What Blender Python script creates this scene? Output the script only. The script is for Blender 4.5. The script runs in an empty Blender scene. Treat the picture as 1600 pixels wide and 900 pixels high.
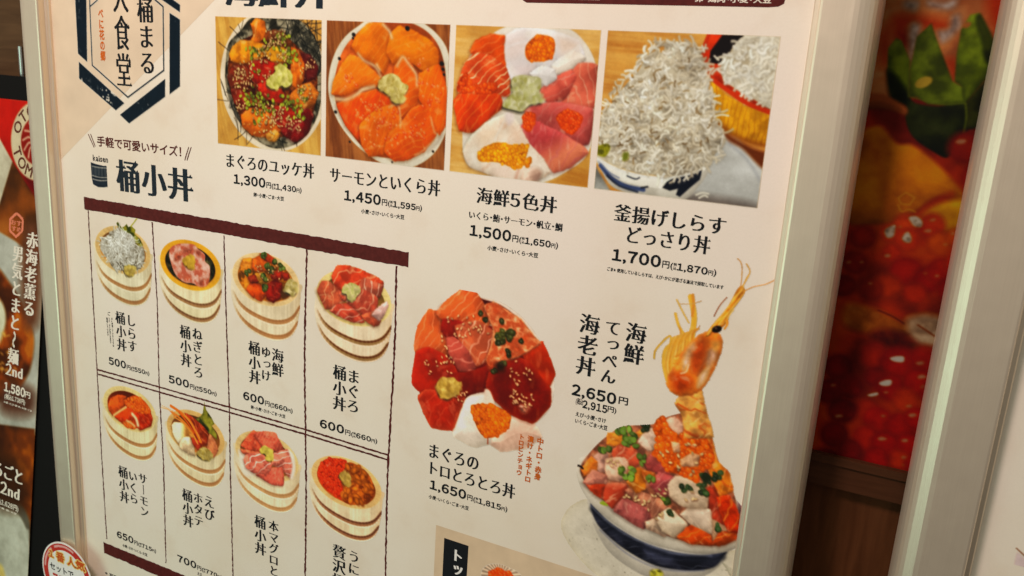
import bpy, bmesh, math, random
import numpy as np
from mathutils import Matrix, Vector

S = bpy.context.scene
COL = S.collection

# ------------------------------------------------------------------ units
# board units: X right, Y down, Z into the wall; one unit is 12 cm
U = 0.12
ZO = 1.5
def P3(X, Y, Z=0.0):
    return Vector((X * U, Z * U, ZO - Y * U))

# ------------------------------------------------------------------ camera
FPX = 1294.02                                   # focal length for a 1600 px wide frame
ROT = np.array([[0.89691014, -0.06401271, 0.43755522],
                [0.1620729, 0.96820093, -0.19057631],
                [-0.41144206, 0.24184567, 0.87876396]])
EYE = np.array([4.69614948, 0.31661296, -4.68682642])
cd = bpy.data.cameras.new('camera')
cam = bpy.data.objects.new('camera', cd)
COL.objects.link(cam)
cd.sensor_width = 36.0
cd.lens = 36.0 * FPX / 1600.0
cd.clip_start = 0.01
cd.clip_end = 50.0
def bl(v): return Vector((v[0], v[2], -v[1]))
r, dn, fw = (bl(ROT[i]) for i in range(3))
M = Matrix((( r.x, -dn.x, -fw.x), (r.y, -dn.y, -fw.y), (r.z, -dn.z, -fw.z))).to_4x4()
M.translation = P3(*EYE)
cam.matrix_world = M
cd.dof.use_dof = True
cd.dof.focus_distance = 0.68
cd.dof.aperture_fstop = cd.lens / 2.2 * 1.0
S.camera = cam

# ------------------------------------------------------------------ world and lamps
S.view_settings.view_transform = 'Standard'
S.view_settings.look = 'None'
S.view_settings.exposure = 0.0
S.view_settings.gamma = 1.0
w = bpy.data.worlds.new('World')
S.world = w
w.use_nodes = True
bgn = w.node_tree.nodes['Background']
WN = w.node_tree                                   # the lit room in front of the boards: pale walls and ceiling, a dark floor
_tc = WN.nodes.new('ShaderNodeTexCoord'); _sp = WN.nodes.new('ShaderNodeSeparateXYZ'); _cr = WN.nodes.new('ShaderNodeValToRGB'); _mr = WN.nodes.new('ShaderNodeMapRange')
_mr.inputs['From Min'].default_value = -0.75; _mr.inputs['From Max'].default_value = 0.45
WN.links.new(_tc.outputs['Generated'], _sp.inputs[0]); WN.links.new(_sp.outputs['Z'], _mr.inputs['Value']); WN.links.new(_mr.outputs[0], _cr.inputs['Fac'])
_e = _cr.color_ramp.elements
_e[0].position = 0.22; _e[0].color = (0.030, 0.026, 0.020, 1)
_e[1].position = 0.82; _e[1].color = (1.0, 0.93, 0.82, 1)
WN.links.new(_cr.outputs['Color'], bgn.inputs[0])
bgn.inputs[1].default_value = 0.45
def lamp(name, kind, pos, target, energy, color, size):
    d = bpy.data.lights.new(name, kind)
    d.energy = energy
    d.color = color
    if kind == 'AREA':
        d.shape = 'DISK'; d.size = size
    else:
        d.shadow_soft_size = size
    o = bpy.data.objects.new(name, d)
    COL.objects.link(o)
    o.location = P3(*pos)
    o.rotation_euler = (P3(*target) - P3(*pos)).to_track_quat('-Z', 'Y').to_euler()
    return o
lamp('ceiling_lamp', 'AREA', (0.0, -6.5, -7.0), (2.2, 1.0, 0.0), 14.3, (1.0, 0.765, 0.745), 0.26)
lamp('fill_lamp', 'AREA', (-5.0, 4.0, -10.5), (2.0, 2.5, 0.0), 5.6, (0.60, 1.0, 0.82), 1.2)  # added greenish fill from the lower left, not an actual lamp of the room

# ------------------------------------------------------------------ small helpers
def tag(o, label=None, cat=None, group=None, kind=None):
    if label: o['label'] = label
    if cat: o['category'] = cat
    if group: o['group'] = group
    if kind: o['kind'] = kind
    return o
def empty(name, pos):
    o = bpy.data.objects.new(name, None)
    o.empty_display_size = 0.05
    COL.objects.link(o)
    o.location = P3(*pos)
    return o
def mesh_obj(name, verts, faces, mat, parent=None, cols=None, smooth=False):
    me = bpy.data.meshes.new(name)
    verts = np.asarray(verts, dtype=np.float32)
    base = parent_loc(parent)
    verts = verts - np.array(base, dtype=np.float32)
    if isinstance(faces, np.ndarray):
        k = faces.shape[1]
        me.vertices.add(len(verts)); me.vertices.foreach_set('co', verts.ravel())
        me.loops.add(faces.size); me.loops.foreach_set('vertex_index', faces.ravel().astype(np.int32))
        me.polygons.add(len(faces)); me.polygons.foreach_set('loop_start', np.arange(0, faces.size, k, dtype=np.int32))
        me.update(calc_edges=True)
    else:
        me.from_pydata([tuple(map(float, v)) for v in verts], [], faces)
        me.update()
    if cols is not None:
        a = me.color_attributes.new('Col', 'FLOAT_COLOR', 'POINT')
        c4 = np.ones((len(verts), 4), dtype=np.float32); c4[:, :3] = cols
        a.data.foreach_set('color', c4.ravel())
    me.materials.append(mat)
    if smooth:
        me.polygons.foreach_set('use_smooth', [True] * len(me.polygons))
    o = bpy.data.objects.new(name, me)
    COL.objects.link(o)
    if parent is not None:
        o.parent = parent
    return o
ROOTLOC = {}
def parent_loc(p):
    v = Vector((0, 0, 0))
    while p is not None:
        v = v + p.location
        p = p.parent
    return v

def s2l(c):
    c = np.asarray(c, dtype=np.float64)
    return np.where(c <= 0.04045, c / 12.92, ((np.maximum(c, 0) + 0.055) / 1.055) ** 2.4)

# ------------------------------------------------------------------ materials
def nodes_of(name):
    m = bpy.data.materials.new(name); m.use_nodes = True
    nt = m.node_tree
    return m, nt, nt.nodes['Principled BSDF']
def N(nt, t, **kw):
    n = nt.nodes.new(t)
    for k, v in kw.items():
        if isinstance(k, str) and hasattr(n, k): setattr(n, k, v)
    return n
PAPER = np.array([0.80, 0.735, 0.60])
def mat_print(name, rough=0.42, grain=0.06):
    m, nt, b = nodes_of(name)
    a = N(nt, 'ShaderNodeAttribute', attribute_name='Col')
    tc = N(nt, 'ShaderNodeTexCoord'); nz = N(nt, 'ShaderNodeTexNoise')
    nz.inputs['Scale'].default_value = 900.0; nz.inputs['Detail'].default_value = 2.0
    nt.links.new(tc.outputs['Object'], nz.inputs['Vector'])
    mr = N(nt, 'ShaderNodeMapRange')
    mr.inputs['To Min'].default_value = 1 - grain; mr.inputs['To Max'].default_value = 1 + grain
    nt.links.new(nz.outputs['Fac'], mr.inputs['Value'])
    vm = N(nt, 'ShaderNodeVectorMath', operation='SCALE')
    nt.links.new(a.outputs['Color'], vm.inputs[0]); nt.links.new(mr.outputs[0], vm.inputs['Scale'])
    nt.links.new(vm.outputs[0], b.inputs['Base Color'])
    b.inputs['Roughness'].default_value = rough
    b.inputs['Specular IOR Level'].default_value = 0.05
    return m
def mat_flat(name, col, rough=0.55, metal=0.0, nscale=300.0, namp=0.06, spec=0.08):
    m, nt, b = nodes_of(name)
    tc = N(nt, 'ShaderNodeTexCoord'); nz = N(nt, 'ShaderNodeTexNoise')
    nz.inputs['Scale'].default_value = nscale; nz.inputs['Detail'].default_value = 3.0
    nt.links.new(tc.outputs['Object'], nz.inputs['Vector'])
    cr = N(nt, 'ShaderNodeValToRGB')
    lo = [max(0, c * (1 - namp)) for c in col]; hi = [c * (1 + namp) for c in col]
    cr.color_ramp.elements[0].position = 0.3; cr.color_ramp.elements[1].position = 0.7
    cr.color_ramp.elements[0].color = (*lo, 1); cr.color_ramp.elements[1].color = (*hi, 1)
    nt.links.new(nz.outputs['Fac'], cr.inputs['Fac'])
    nt.links.new(cr.outputs['Color'], b.inputs['Base Color'])
    b.inputs['Roughness'].default_value = rough
    b.inputs['Metallic'].default_value = metal
    b.inputs['Specular IOR Level'].default_value = spec
    return m
def mat_paper():
    """aged cream stock printed with soft tan stains and faint fibre"""
    m, nt, b = nodes_of('aged_cream_paper')
    tc = N(nt, 'ShaderNodeTexCoord')
    def noise(scale, detail, rough=0.55):
        n = N(nt, 'ShaderNodeTexNoise'); n.inputs['Scale'].default_value = scale
        n.inputs['Detail'].default_value = detail; n.inputs['Roughness'].default_value = rough
        nt.links.new(tc.outputs['Object'], n.inputs['Vector']); return n
    def mix(fac, a, bcol, amount):
        mr = N(nt, 'ShaderNodeMapRange'); mr.inputs['From Min'].default_value = fac[1]; mr.inputs['From Max'].default_value = fac[2]
        mr.inputs['To Max'].default_value = amount
        nt.links.new(fac[0].outputs['Fac'], mr.inputs['Value'])
        mx = N(nt, 'ShaderNodeMix', data_type='RGBA')
        nt.links.new(mr.outputs[0], mx.inputs['Factor'])
        if isinstance(a, tuple): mx.inputs[6].default_value = (*a, 1)
        else: nt.links.new(a, mx.inputs[6])
        mx.inputs[7].default_value = (*bcol, 1)
        return mx.outputs[2]
    c = mix((noise(5.5, 5), 0.45, 0.75), tuple(PAPER), (0.70, 0.575, 0.40), 0.55)
    c = mix((noise(22.0, 6, 0.65), 0.55, 0.80), c, (0.66, 0.52, 0.36), 0.40)
    c = mix((noise(3.2, 3), 0.50, 0.72), c, (0.84, 0.74, 0.66), 0.7)
    c = mix((noise(700.0, 2), 0.40, 0.75), c, (0.70, 0.64, 0.52), 0.22)
    nt.links.new(c, b.inputs['Base Color'])
    b.inputs['Roughness'].default_value = 0.45
    b.inputs['Specular IOR Level'].default_value = 0.25
    return m
def mat_metal():
    m, nt, b = nodes_of('brushed_silver_aluminium')
    tc = N(nt, 'ShaderNodeTexCoord'); mp = N(nt, 'ShaderNodeMapping')
    mp.inputs['Scale'].default_value = (1400, 1400, 18)
    nz = N(nt, 'ShaderNodeTexNoise'); nz.inputs['Scale'].default_value = 1.0; nz.inputs['Detail'].default_value = 3
    nt.links.new(tc.outputs['Object'], mp.inputs['Vector']); nt.links.new(mp.outputs[0], nz.inputs['Vector'])
    cr = N(nt, 'ShaderNodeValToRGB')
    cr.color_ramp.elements[0].color = (0.77, 0.650, 0.490, 1); cr.color_ramp.elements[1].color = (0.86, 0.730, 0.555, 1)
    nt.links.new(nz.outputs['Fac'], cr.inputs['Fac']); nt.links.new(cr.outputs[0], b.inputs['Base Color'])
    # handling marks: smears that change the gloss and a few fine scratches
    n2 = N(nt, 'ShaderNodeTexNoise'); n2.inputs['Scale'].default_value = 60; n2.inputs['Detail'].default_value = 7; n2.inputs['Roughness'].default_value = .65
    mr2 = N(nt, 'ShaderNodeMapRange'); mr2.inputs['From Min'].default_value = .3; mr2.inputs['From Max'].default_value = .7; mr2.inputs['To Min'].default_value = .355; mr2.inputs['To Max'].default_value = .415
    nt.links.new(tc.outputs['Object'], n2.inputs['Vector']); nt.links.new(n2.outputs['Fac'], mr2.inputs['Value']); nt.links.new(mr2.outputs[0], b.inputs['Roughness'])
    bp = N(nt, 'ShaderNodeBump'); bp.inputs['Strength'].default_value = .10; bp.inputs['Distance'].default_value = .0004
    nt.links.new(nz.outputs['Fac'], bp.inputs['Height']); nt.links.new(bp.outputs[0], b.inputs['Normal'])
    b.inputs['Metallic'].default_value = 0.70
    return m
def mat_wood(name, c0, c1, scale=(3, 3, 30), rough=0.5):
    m, nt, b = nodes_of(name)
    tc = N(nt, 'ShaderNodeTexCoord'); mp = N(nt, 'ShaderNodeMapping')
    mp.inputs['Scale'].default_value = scale
    nz = N(nt, 'ShaderNodeTexNoise'); nz.inputs['Scale'].default_value = 6.0; nz.inputs['Detail'].default_value = 6
    nz.inputs['Distortion'].default_value = 0.6
    nt.links.new(tc.outputs['Object'], mp.inputs['Vector']); nt.links.new(mp.outputs[0], nz.inputs['Vector'])
    cr = N(nt, 'ShaderNodeValToRGB')
    cr.color_ramp.elements[0].position = 0.32; cr.color_ramp.elements[1].position = 0.68
    cr.color_ramp.elements[0].color = (*c0, 1); cr.color_ramp.elements[1].color = (*c1, 1)
    nt.links.new(nz.outputs['Fac'], cr.inputs['Fac']); nt.links.new(cr.outputs[0], b.inputs['Base Color'])
    b.inputs['Roughness'].default_value = rough
    b.inputs['Specular IOR Level'].default_value = 0.12
    return m
MAT = dict(
    paper=mat_paper(), print=mat_print('printed_photo'), metal=mat_metal(),
    ink=mat_flat('black_ink', (0.010, 0.011, 0.013)), navy=mat_flat('navy_ink', (0.014, 0.022, 0.030), namp=0.3, nscale=500),
    maroon=mat_flat('maroon_ink', (0.088, 0.0145, 0.0120), namp=0.18, nscale=260), orange=mat_flat('orange_ink', (0.56, 0.115, 0.010)),
    cream=mat_flat('cream_ink', (0.80, 0.74, 0.60)), white=mat_flat('white_ink', (0.80, 0.78, 0.72)),
    red=mat_flat('red_ink', (0.50, 0.035, 0.022)), beige=mat_flat('beige_print', (0.66, 0.50, 0.32), nscale=60, namp=0.07),
    tan=mat_flat('tan_corner_print', (0.70, 0.56, 0.39), nscale=30, namp=0.07),
    gold=mat_flat('orange_gold_ink', (0.72, 0.22, 0.02)), glow=mat_flat('yellow_ink', (0.80, 0.58, 0.16)),
    black=mat_flat('matt_black_frame', (0.006, 0.0055, 0.005), rough=0.6),
    backing=mat_flat('grey_backing_board', (0.10, 0.10, 0.10), rough=0.7),
    wall=mat_wood('dark_brown_wall', (0.075, 0.038, 0.015), (0.120, 0.063, 0.026), (2, 2, 14), 0.45),
    planks=mat_wood('brown_wood_panel', (0.058, 0.018, 0.005), (0.088, 0.029, 0.009), (26, 26, 3), 0.5),
    moulding=mat_wood('dark_wood_moulding', (0.046, 0.016, 0.006), (0.062, 0.022, 0.009), (4, 4, 40), 0.4),
    chrome=mat_flat('polished_steel', (0.6, 0.58, 0.54), rough=0.18, metal=1.0),
)

# ------------------------------------------------------------------ from the photograph to a plane
def ray_plane(o, n, px):
    d = np.array([(px[0] - 800) / FPX, (px[1] - 450) / FPX, 1.0]) @ ROT
    s = (n @ (o - EYE)) / (n @ d)
    return EYE + s * d
class Plane:
    """a flat sheet: origin o, directions X and e; points on it are (x, y) in board units"""
    def __init__(self, o, lean=0.0):
        self.o = np.array(o, float); t = math.radians(lean)
        self.e = np.array([0, math.cos(t), -math.sin(t)]); self.n = np.array([0, math.sin(t), math.cos(t)])
    def at(self, u, v):
        p = ray_plane(self.o, self.n, (u, v))
        return np.array([p[0] - self.o[0], (p - self.o) @ self.e])
    def p3(self, x, y, lift=0.0):
        lift = lift * 0.35 if abs(lift) < 0.02 else lift
        p = self.o + np.array([1.0, 0, 0]) * x + self.e * y - self.n * lift
        return P3(*p)
    def grid3(self, x, y, lift):
        lift = lift * 0.35
        q = self.o[None] + np.outer(x, [1.0, 0, 0]) + np.outer(y, self.e) - self.n * lift
        return np.column_stack([q[:, 0] * U, q[:, 2] * U, ZO - q[:, 1] * U])
SHEET = Plane((0, 0, 0))

# ------------------------------------------------------------------ numpy painter for the printed photographs
_tab = np.random.default_rng(5).random((256, 256))
def vnoise(x, y, seed=0):
    x = x + seed * 17.31; y = y + seed * 9.73
    xi = np.floor(x).astype(int); yi = np.floor(y).astype(int)
    fx = x - xi; fy = y - yi
    fx = fx * fx * (3 - 2 * fx); fy = fy * fy * (3 - 2 * fy)
    a = _tab[xi % 256, yi % 256]; b = _tab[(xi + 1) % 256, yi % 256]
    c = _tab[xi % 256, (yi + 1) % 256]; d = _tab[(xi + 1) % 256, (yi + 1) % 256]
    return (a * (1 - fx) + b * fx) * (1 - fy) + (c * (1 - fx) + d * fx) * fy
def fbm(x, y, seed=0, o=3):
    v = 0; a = 0.5; t = 0
    for i in range(o):
        v = v + a * vnoise(x * 2 ** i, y * 2 ** i, seed + i); t += a; a *= 0.5
    return v / t
def sstep(a, b, x):
    t = np.clip((x - a) / (b - a), 0, 1); return t * t * (3 - 2 * t)
def spline(pts, n=6, closed=True):
    p = np.asarray(pts, float); k = len(p); out = []
    rng_ = range(k) if closed else range(k - 1)
    for i in rng_:
        if closed: p0, p1, p2, p3 = p[i - 1], p[i], p[(i + 1) % k], p[(i + 2) % k]
        else: p0, p1, p2, p3 = p[max(i - 1, 0)], p[i], p[i + 1], p[min(i + 2, k - 1)]
        for t in np.arange(n) / n:
            out.append(0.5 * (2 * p1 + (p2 - p0) * t + (2 * p0 - 5 * p1 + 4 * p2 - p3) * t * t + (3 * p1 - p0 - 3 * p2 + p3) * t ** 3))
    if not closed: out.append(p[-1])
    return np.array(out)
def ragged(pts, amp=0.004, seed=0, cut=2):
    """corner-cut outline with a slightly uneven edge"""
    p = np.asarray(pts, float)
    for i in range(cut):
        t = 0.09 if i == 0 else 0.22
        q = np.roll(p, -1, 0); p = np.stack([p * (1 - t) + q * t, p * t + q * (1 - t)], 1).reshape(-1, 2)
    q = np.roll(p, -1, 0); p = np.stack([p, (p + q) / 2], 1).reshape(-1, 2)
    rg = np.random.default_rng(seed + 7)
    return p + (rg.random(p.shape) - .5) * 2 * amp
def inside(pts, x, y):
    r = np.zeros(np.shape(x), bool); q = np.roll(pts, -1, 0)
    for (ax, ay), (bx, by) in zip(pts, q):
        if ay != by:
            r ^= ((ay > y) != (by > y)) & (x < (bx - ax) * (y - ay) / (by - ay) + ax)
    return r
def segdist(pts, x, y, closed=True):
    d = np.full(np.shape(x), 1e9); q = np.roll(pts, -1, 0); m = len(pts) if closed else len(pts) - 1
    for i in range(m):
        ax, ay = pts[i]; bx, by = q[i]; vx, vy = bx - ax, by - ay; L = vx * vx + vy * vy + 1e-12
        t = np.clip(((x - ax) * vx + (y - ay) * vy) / L, 0, 1)
        d = np.minimum(d, (x - ax - t * vx) ** 2 + (y - ay - t * vy) ** 2)
    return np.sqrt(d)
def C(*c): return np.array(c, float) / 255.0

class Print:
    """a painted photograph on a sheet; every ingredient keeps an id so that it becomes a mesh of its own"""
    def __init__(self, x0, y0, x1, y1, ref, plane=SHEET, cell=0.0042, seed=1):
        self.x0, self.y0, self.cell, self.plane = x0, y0, cell, plane
        xs = np.arange(x0, x1 + cell, cell); ys = np.arange(y0, y1 + cell, cell)
        self.X, self.Y = np.meshgrid(xs, ys)
        self.h, self.w = self.X.shape
        self.ref = C(*ref)
        self.C = np.tile(self.ref, (self.h, self.w, 1))
        self.P = np.zeros((self.h, self.w), int)
        self.names = [None]; self.clip = None
        self.rng = np.random.default_rng(seed); self.seed = seed
        self.z = (0, 0, 1.0); self.k = 1.0
    def zoom(self, ox, oy, s):
        self.z = (ox, oy, s)
        cx, cy = self.x0 + self.w * self.cell / 2, self.y0 + self.h * self.cell / 2
        if self.plane is not None:                   # local scale: board units per zoom pixel
            u0 = None
            best = 1e9
            for u in range(0, 1601, 100):
                for v in range(0, 901, 100):
                    q = self.plane.at(u, v); dd = (q[0] - cx) ** 2 + (q[1] - cy) ** 2
                    if dd < best: best, u0 = dd, (u, v)
            a = self.plane.at(*u0); b = self.plane.at(u0[0] + 1, u0[1]); c = self.plane.at(u0[0], u0[1] + 1)
            self.k = math.sqrt(abs((b[0] - a[0]) * (c[1] - a[1]) - (b[1] - a[1]) * (c[0] - a[0]))) / s
        return self
    def T(self, pts):
        ox, oy, s = self.z
        return np.array([self.plane.at(ox + x / s, oy + y / s) for x, y in pts])
    def part(self, name):
        if name is None: return None
        self.names.append(name); return len(self.names) - 1
    def win(self, x0, y0, x1, y1):
        i0 = max(0, int((x0 - self.x0) / self.cell)); i1 = min(self.w, int((x1 - self.x0) / self.cell) + 2)
        j0 = max(0, int((y0 - self.y0) / self.cell)); j1 = min(self.h, int((y1 - self.y0) / self.cell) + 2)
        return (slice(j0, max(j0, j1)), slice(i0, max(i0, i1)))
    def put(self, sl, a, col, pid, keep=False):
        if self.clip is not None: a = a * self.clip[sl]
        a3 = a[..., None]
        self.C[sl] = self.C[sl] * (1 - a3) + col * a3
        if pid is not None:
            p = self.P[sl]; p[a > 0.45] = pid
        elif not keep:
            pass
    def poly(self, pts, col, part=None, smooth=True, soft=1.0, raw=False, pid=None):
        """fill an outline given in zoom pixels (raw: board units)"""
        q = np.asarray(pts, float) if raw else self.T(pts)
        if smooth: q = spline(q)
        if pid is None and part is not None: pid = self.part(part)
        w = soft * self.cell
        sl = self.win(q[:, 0].min() - w, q[:, 1].min() - w, q[:, 0].max() + w, q[:, 1].max() + w)
        X, Y = self.X[sl], self.Y[sl]
        if X.size == 0: return pid
        ins = inside(q, X, Y); d = segdist(q, X, Y); sd = np.where(ins, -d, d)
        a = np.clip(0.5 - sd / (2 * w), 0, 1)
        c = col(X, Y, sd) if callable(col) else np.broadcast_to(col, X.shape + (3,))
        self.put(sl, a, c, pid)
        return pid
    def line(self, pts, width, col, raw=False, smooth=True, pid=None, soft=0.8, taper=0.0, alpha=1.0):
        q = np.asarray(pts, float) if raw else self.T(pts)
        wd = width if raw else width * self.k
        if smooth and len(q) > 2: q = spline(q, 5, False)
        m = wd + 2 * self.cell
        sl = self.win(q[:, 0].min() - m, q[:, 1].min() - m, q[:, 0].max() + m, q[:, 1].max() + m)
        X, Y = self.X[sl], self.Y[sl]
        if X.size == 0: return
        d = segdist(q, X, Y, False)
        a = np.clip(0.5 - (d - wd / 2) / (soft * 2 * self.cell), 0, 1) * alpha
        self.put(sl, a, np.broadcast_to(col, X.shape + (3,)) if not callable(col) else col(X, Y, d), pid)
    def ell(self, x, y, rx, ry, ang, col, pid=None, soft=0.8, alpha=1.0):
        """ellipse in board units"""
        m = max(rx, ry) + 2 * self.cell
        sl = self.win(x - m, y - m, x + m, y + m)
        X, Y = self.X[sl], self.Y[sl]
        if X.size == 0: return
        ca, sa = math.cos(ang), math.sin(ang)
        u = ((X - x) * ca + (Y - y) * sa) / rx; v = (-(X - x) * sa + (Y - y) * ca) / ry
        r_ = np.sqrt(u * u + v * v)
        a = np.clip(0.5 - (r_ - 1) * min(rx, ry) / (soft * 2 * self.cell), 0, 1) * alpha
        c = col(u, v, r_) if callable(col) else np.broadcast_to(col, X.shape + (3,))
        self.put(sl, a, c, pid)
    def scatter(self, pts, n, raw=False):
        q = np.asarray(pts, float) if raw else self.T(pts)
        out = []; lo, hi = q.min(0), q.max(0); t = 0
        while len(out) < n and t < n * 30:
            t += 1
            p = lo + (hi - lo) * self.rng.random(2)
            if inside(q, np.array([p[0]]), np.array([p[1]]))[0]: out.append(p)
        return out
    # ---- ingredients -------------------------------------------------
    def flesh(self, base, lo=0.78, hi=1.16, scale=0.09, edge=0.25, edgew=0.014, edgecol=None, stripe=None, spec=0.35, seed=None, grad=None):
        base = np.asarray(base); sd_ = seed if seed is not None else int(self.rng.integers(1, 200))
        def f(X, Y, sd):
            n = fbm(X / scale, Y / scale, sd_, 4)
            c = base[None, None] * (lo + (hi - lo) * sstep(0.25, 0.75, n))[..., None]
            if grad:
                t = np.clip(((X * grad[0] + Y * grad[1]) - grad[2]) / grad[3], 0, 1)[..., None]; c = c * (1 - t) + np.asarray(grad[4]) * t
            if stripe:
                ang, per, scol, amt = stripe
                wv = (X * math.cos(ang) + Y * math.sin(ang)) / per + 1.6 * fbm(X / 0.15, Y / 0.15, sd_ + 7, 2) + 0.3 * vnoise(X / .03, Y / .03, sd_)
                s = np.abs((wv % 1.0) - 0.5) * 2
                m = (sstep(0.72, 0.98, s) * amt * (0.5 + vnoise(X / .06, Y / .06, sd_ + 3)))[..., None]
                c = c * (1 - m) + np.asarray(scol) * m
            # rounded edge of the slice: bright towards the light of the studio shot, darker away from it
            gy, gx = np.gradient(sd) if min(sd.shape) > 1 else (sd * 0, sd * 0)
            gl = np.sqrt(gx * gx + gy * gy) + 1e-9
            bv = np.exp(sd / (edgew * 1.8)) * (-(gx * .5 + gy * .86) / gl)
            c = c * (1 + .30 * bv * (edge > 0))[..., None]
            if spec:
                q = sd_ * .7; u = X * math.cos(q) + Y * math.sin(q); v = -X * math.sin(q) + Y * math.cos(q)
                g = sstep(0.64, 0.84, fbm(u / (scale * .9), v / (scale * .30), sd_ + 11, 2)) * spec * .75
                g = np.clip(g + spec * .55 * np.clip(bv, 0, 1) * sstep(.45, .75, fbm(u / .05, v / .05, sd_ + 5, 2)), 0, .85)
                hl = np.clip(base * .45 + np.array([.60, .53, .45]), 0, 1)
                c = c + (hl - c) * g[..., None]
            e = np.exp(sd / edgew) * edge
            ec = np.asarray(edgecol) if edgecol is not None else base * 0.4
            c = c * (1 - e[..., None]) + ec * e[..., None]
            return np.clip(c, 0, 1)
        return f
    def lumps(self, base, scale=0.03, contrast=0.55, hi=(1, 1, 1), hia=0.3, seed=None, lo=None):
        base = np.asarray(base); sd_ = seed if seed is not None else int(self.rng.integers(1, 200))
        low = np.asarray(lo) if lo is not None else base * (1 - contrast)
        def f(X, Y, sd):
            n = fbm(X / scale, Y / scale, sd_, 3)
            t = sstep(0.28, 0.62, n)[..., None]
            c = low * (1 - t) + base * t
            g = sstep(0.60, 0.78, n)[..., None] * hia
            c = c * (1 - g) + np.asarray(hi) * g
            e = (np.exp(sd / 0.012) * 0.3)[..., None]
            return c * (1 - e) + low * e
        return f
    def slab(self, pts, base, part, shadow=0.45, grow=0.010, **kw):
        """a slice of fish: soft dark contact under it, then the flesh"""
        q = self.T(pts); m_ = q.mean(0); l_ = np.linalg.norm(q - m_, axis=1)[:, None]
        q = ragged(m_ + (q - m_) * (1 + grow / l_), 0.0028, len(self.names))
        off = q + np.array([-0.006, 0.010])
        sl_soft = 4.0
        if shadow:
            qq = off; w_ = sl_soft * self.cell
            sl = self.win(qq[:, 0].min() - w_, qq[:, 1].min() - w_, qq[:, 0].max() + w_, qq[:, 1].max() + w_)
            X, Y = self.X[sl], self.Y[sl]
            if X.size:
                d = segdist(qq, X, Y); sd = np.where(inside(qq, X, Y), -d, d)
                a = np.clip(0.5 - sd / (2 * w_), 0, 1) * shadow * (self.P[sl] > 0)
                self.put(sl, a, np.broadcast_to(np.asarray(base) * 0.28, X.shape + (3,)), None)
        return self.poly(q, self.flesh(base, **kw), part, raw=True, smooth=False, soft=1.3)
    def roe(self, pts, n, r, base=(225, 90, 15), part='salmon_roe', raw=False, under=True):
        q = np.asarray(pts, float) if raw else self.T(pts)
        b = C(*base); pid = None
        if under: pid = self.poly(q, self.lumps(b, 0.03, .3), part, raw=True)
        for p in self.scatter(q, n, True):
            rr = r * (0.70 + 0.35 * self.rng.random()); j = 0.85 + 0.35 * self.rng.random()
            def f(u, v, d, j=j):
                t = np.clip(d, 0, 1)[..., None]
                c = np.clip(b * 1.12 * j, 0, 1) * (1 - t ** 2) + b * 0.84 * j * t ** 2
                g = np.clip(1 - ((u + 0.35) ** 2 + (v + 0.4) ** 2) / 0.08, 0, 1)[..., None] * 0.6
                return np.clip(c * (1 - g) + np.array([1, .84, .62]) * g, 0, 1)
            self.ell(p[0], p[1], rr, rr, 0, f, pid)
        return pid
    def sesame(self, pts, n, L=0.014, raw=False):
        for p in self.scatter(pts, int(n * .62 + 1), raw):
            a = self.rng.random() * 3.14
            self.ell(p[0] + .003, p[1] + .005, L * .62, L * .42, a, C(70, 25, 12), alpha=0.5, soft=1.5)
            j = 0.72 + 0.35 * self.rng.random()
            self.ell(p[0], p[1], L * .55, L * .33, a, np.clip(C(240, 205, 150) * j, 0, 1))
    def scallion(self, pts, n, r=0.018, base=(120, 140, 30), raw=False, part=None):
        pid = self.part(part) if part else None
        for p in self.scatter(pts, n, raw):
            a = self.rng.random() * 3.14; j = 0.55 + 0.75 * self.rng.random(); b = np.clip(C(*base) * j, 0, 1)
            k = 0.55 + 0.4 * self.rng.random()
            self.ell(p[0] + .004, p[1] + .006, r, r * k, a, C(40, 35, 10), alpha=0.45)
            def f(u, v, d, b=b):
                t = np.clip(1 - d * 1.5, 0, 1)[..., None]
                return b * (1 - t) + np.clip(b * 0.55 + 0.28, 0, 1) * t * 0.8 + b * t * .2
            self.ell(p[0], p[1], r, r * k, a, f, pid)
    def wasabi(self, pts, base=(205, 205, 120), part='wasabi'):
        q = self.T(pts)
        b = C(*base) * np.array([1.0, .955, 1.06])
        self.poly(q + np.array([-.006, .014]), b * 0.35, None, raw=True, soft=3)
        pid = self.poly(q, self.lumps(b, 0.035, 0.35, np.clip(b * 1.15 + .06, 0, 1), 0.7, lo=b * np.array([.80, .80, .62])), part, raw=True)
        q2 = spline(q)
        for p in self.scatter(q2, 26, True):
            rr = 0.014 + 0.012 * self.rng.random(); j = 0.85 + 0.3 * self.rng.random()
            def f(u, v, d, j=j):
                t = np.clip(0.5 + 0.5 * (v + u * .4), 0, 1)[..., None]
                return np.clip(b * j, 0, 1) * (1 - t) + b * np.array([.82, .84, .64]) * j * t
            self.ell(p[0], p[1], rr, rr * .75, self.rng.random() * 3, f, None, soft=1.5, alpha=0.75)
        return pid
    def strands(self, pts, n, L, wd, cols, pid=None, raw=False, curl=0.8, ang=None, spread=3.14, dark=True, field=None):
        for p in self.scatter(pts, n, raw):
            a = (self.rng.random() * 6.28) if ang is None else ang + (self.rng.random() - .5) * spread
            l = L * (0.6 + 0.8 * self.rng.random()); cu = (self.rng.random() - .5) * 2 * curl
            seg = [p]
            for i in range(4):
                a += cu / 4; seg.append(seg[-1] + np.array([math.cos(a), math.sin(a)]) * l / 4)
            seg = np.array(seg)
            c = C(*cols[int(self.rng.integers(len(cols)))]) * (0.88 + 0.2 * self.rng.random())
            if field is not None: c = c * field(p[0], p[1])
            if dark: self.line(seg + np.array([.003, .006]), wd * 1.3, np.clip(c * 0.66, 0, 1), raw=True, smooth=False, alpha=0.38, soft=1.6)
            self.line(seg, wd, np.clip(c, 0, 1), raw=True, smooth=False, pid=pid, soft=1.0, alpha=.9)
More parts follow.
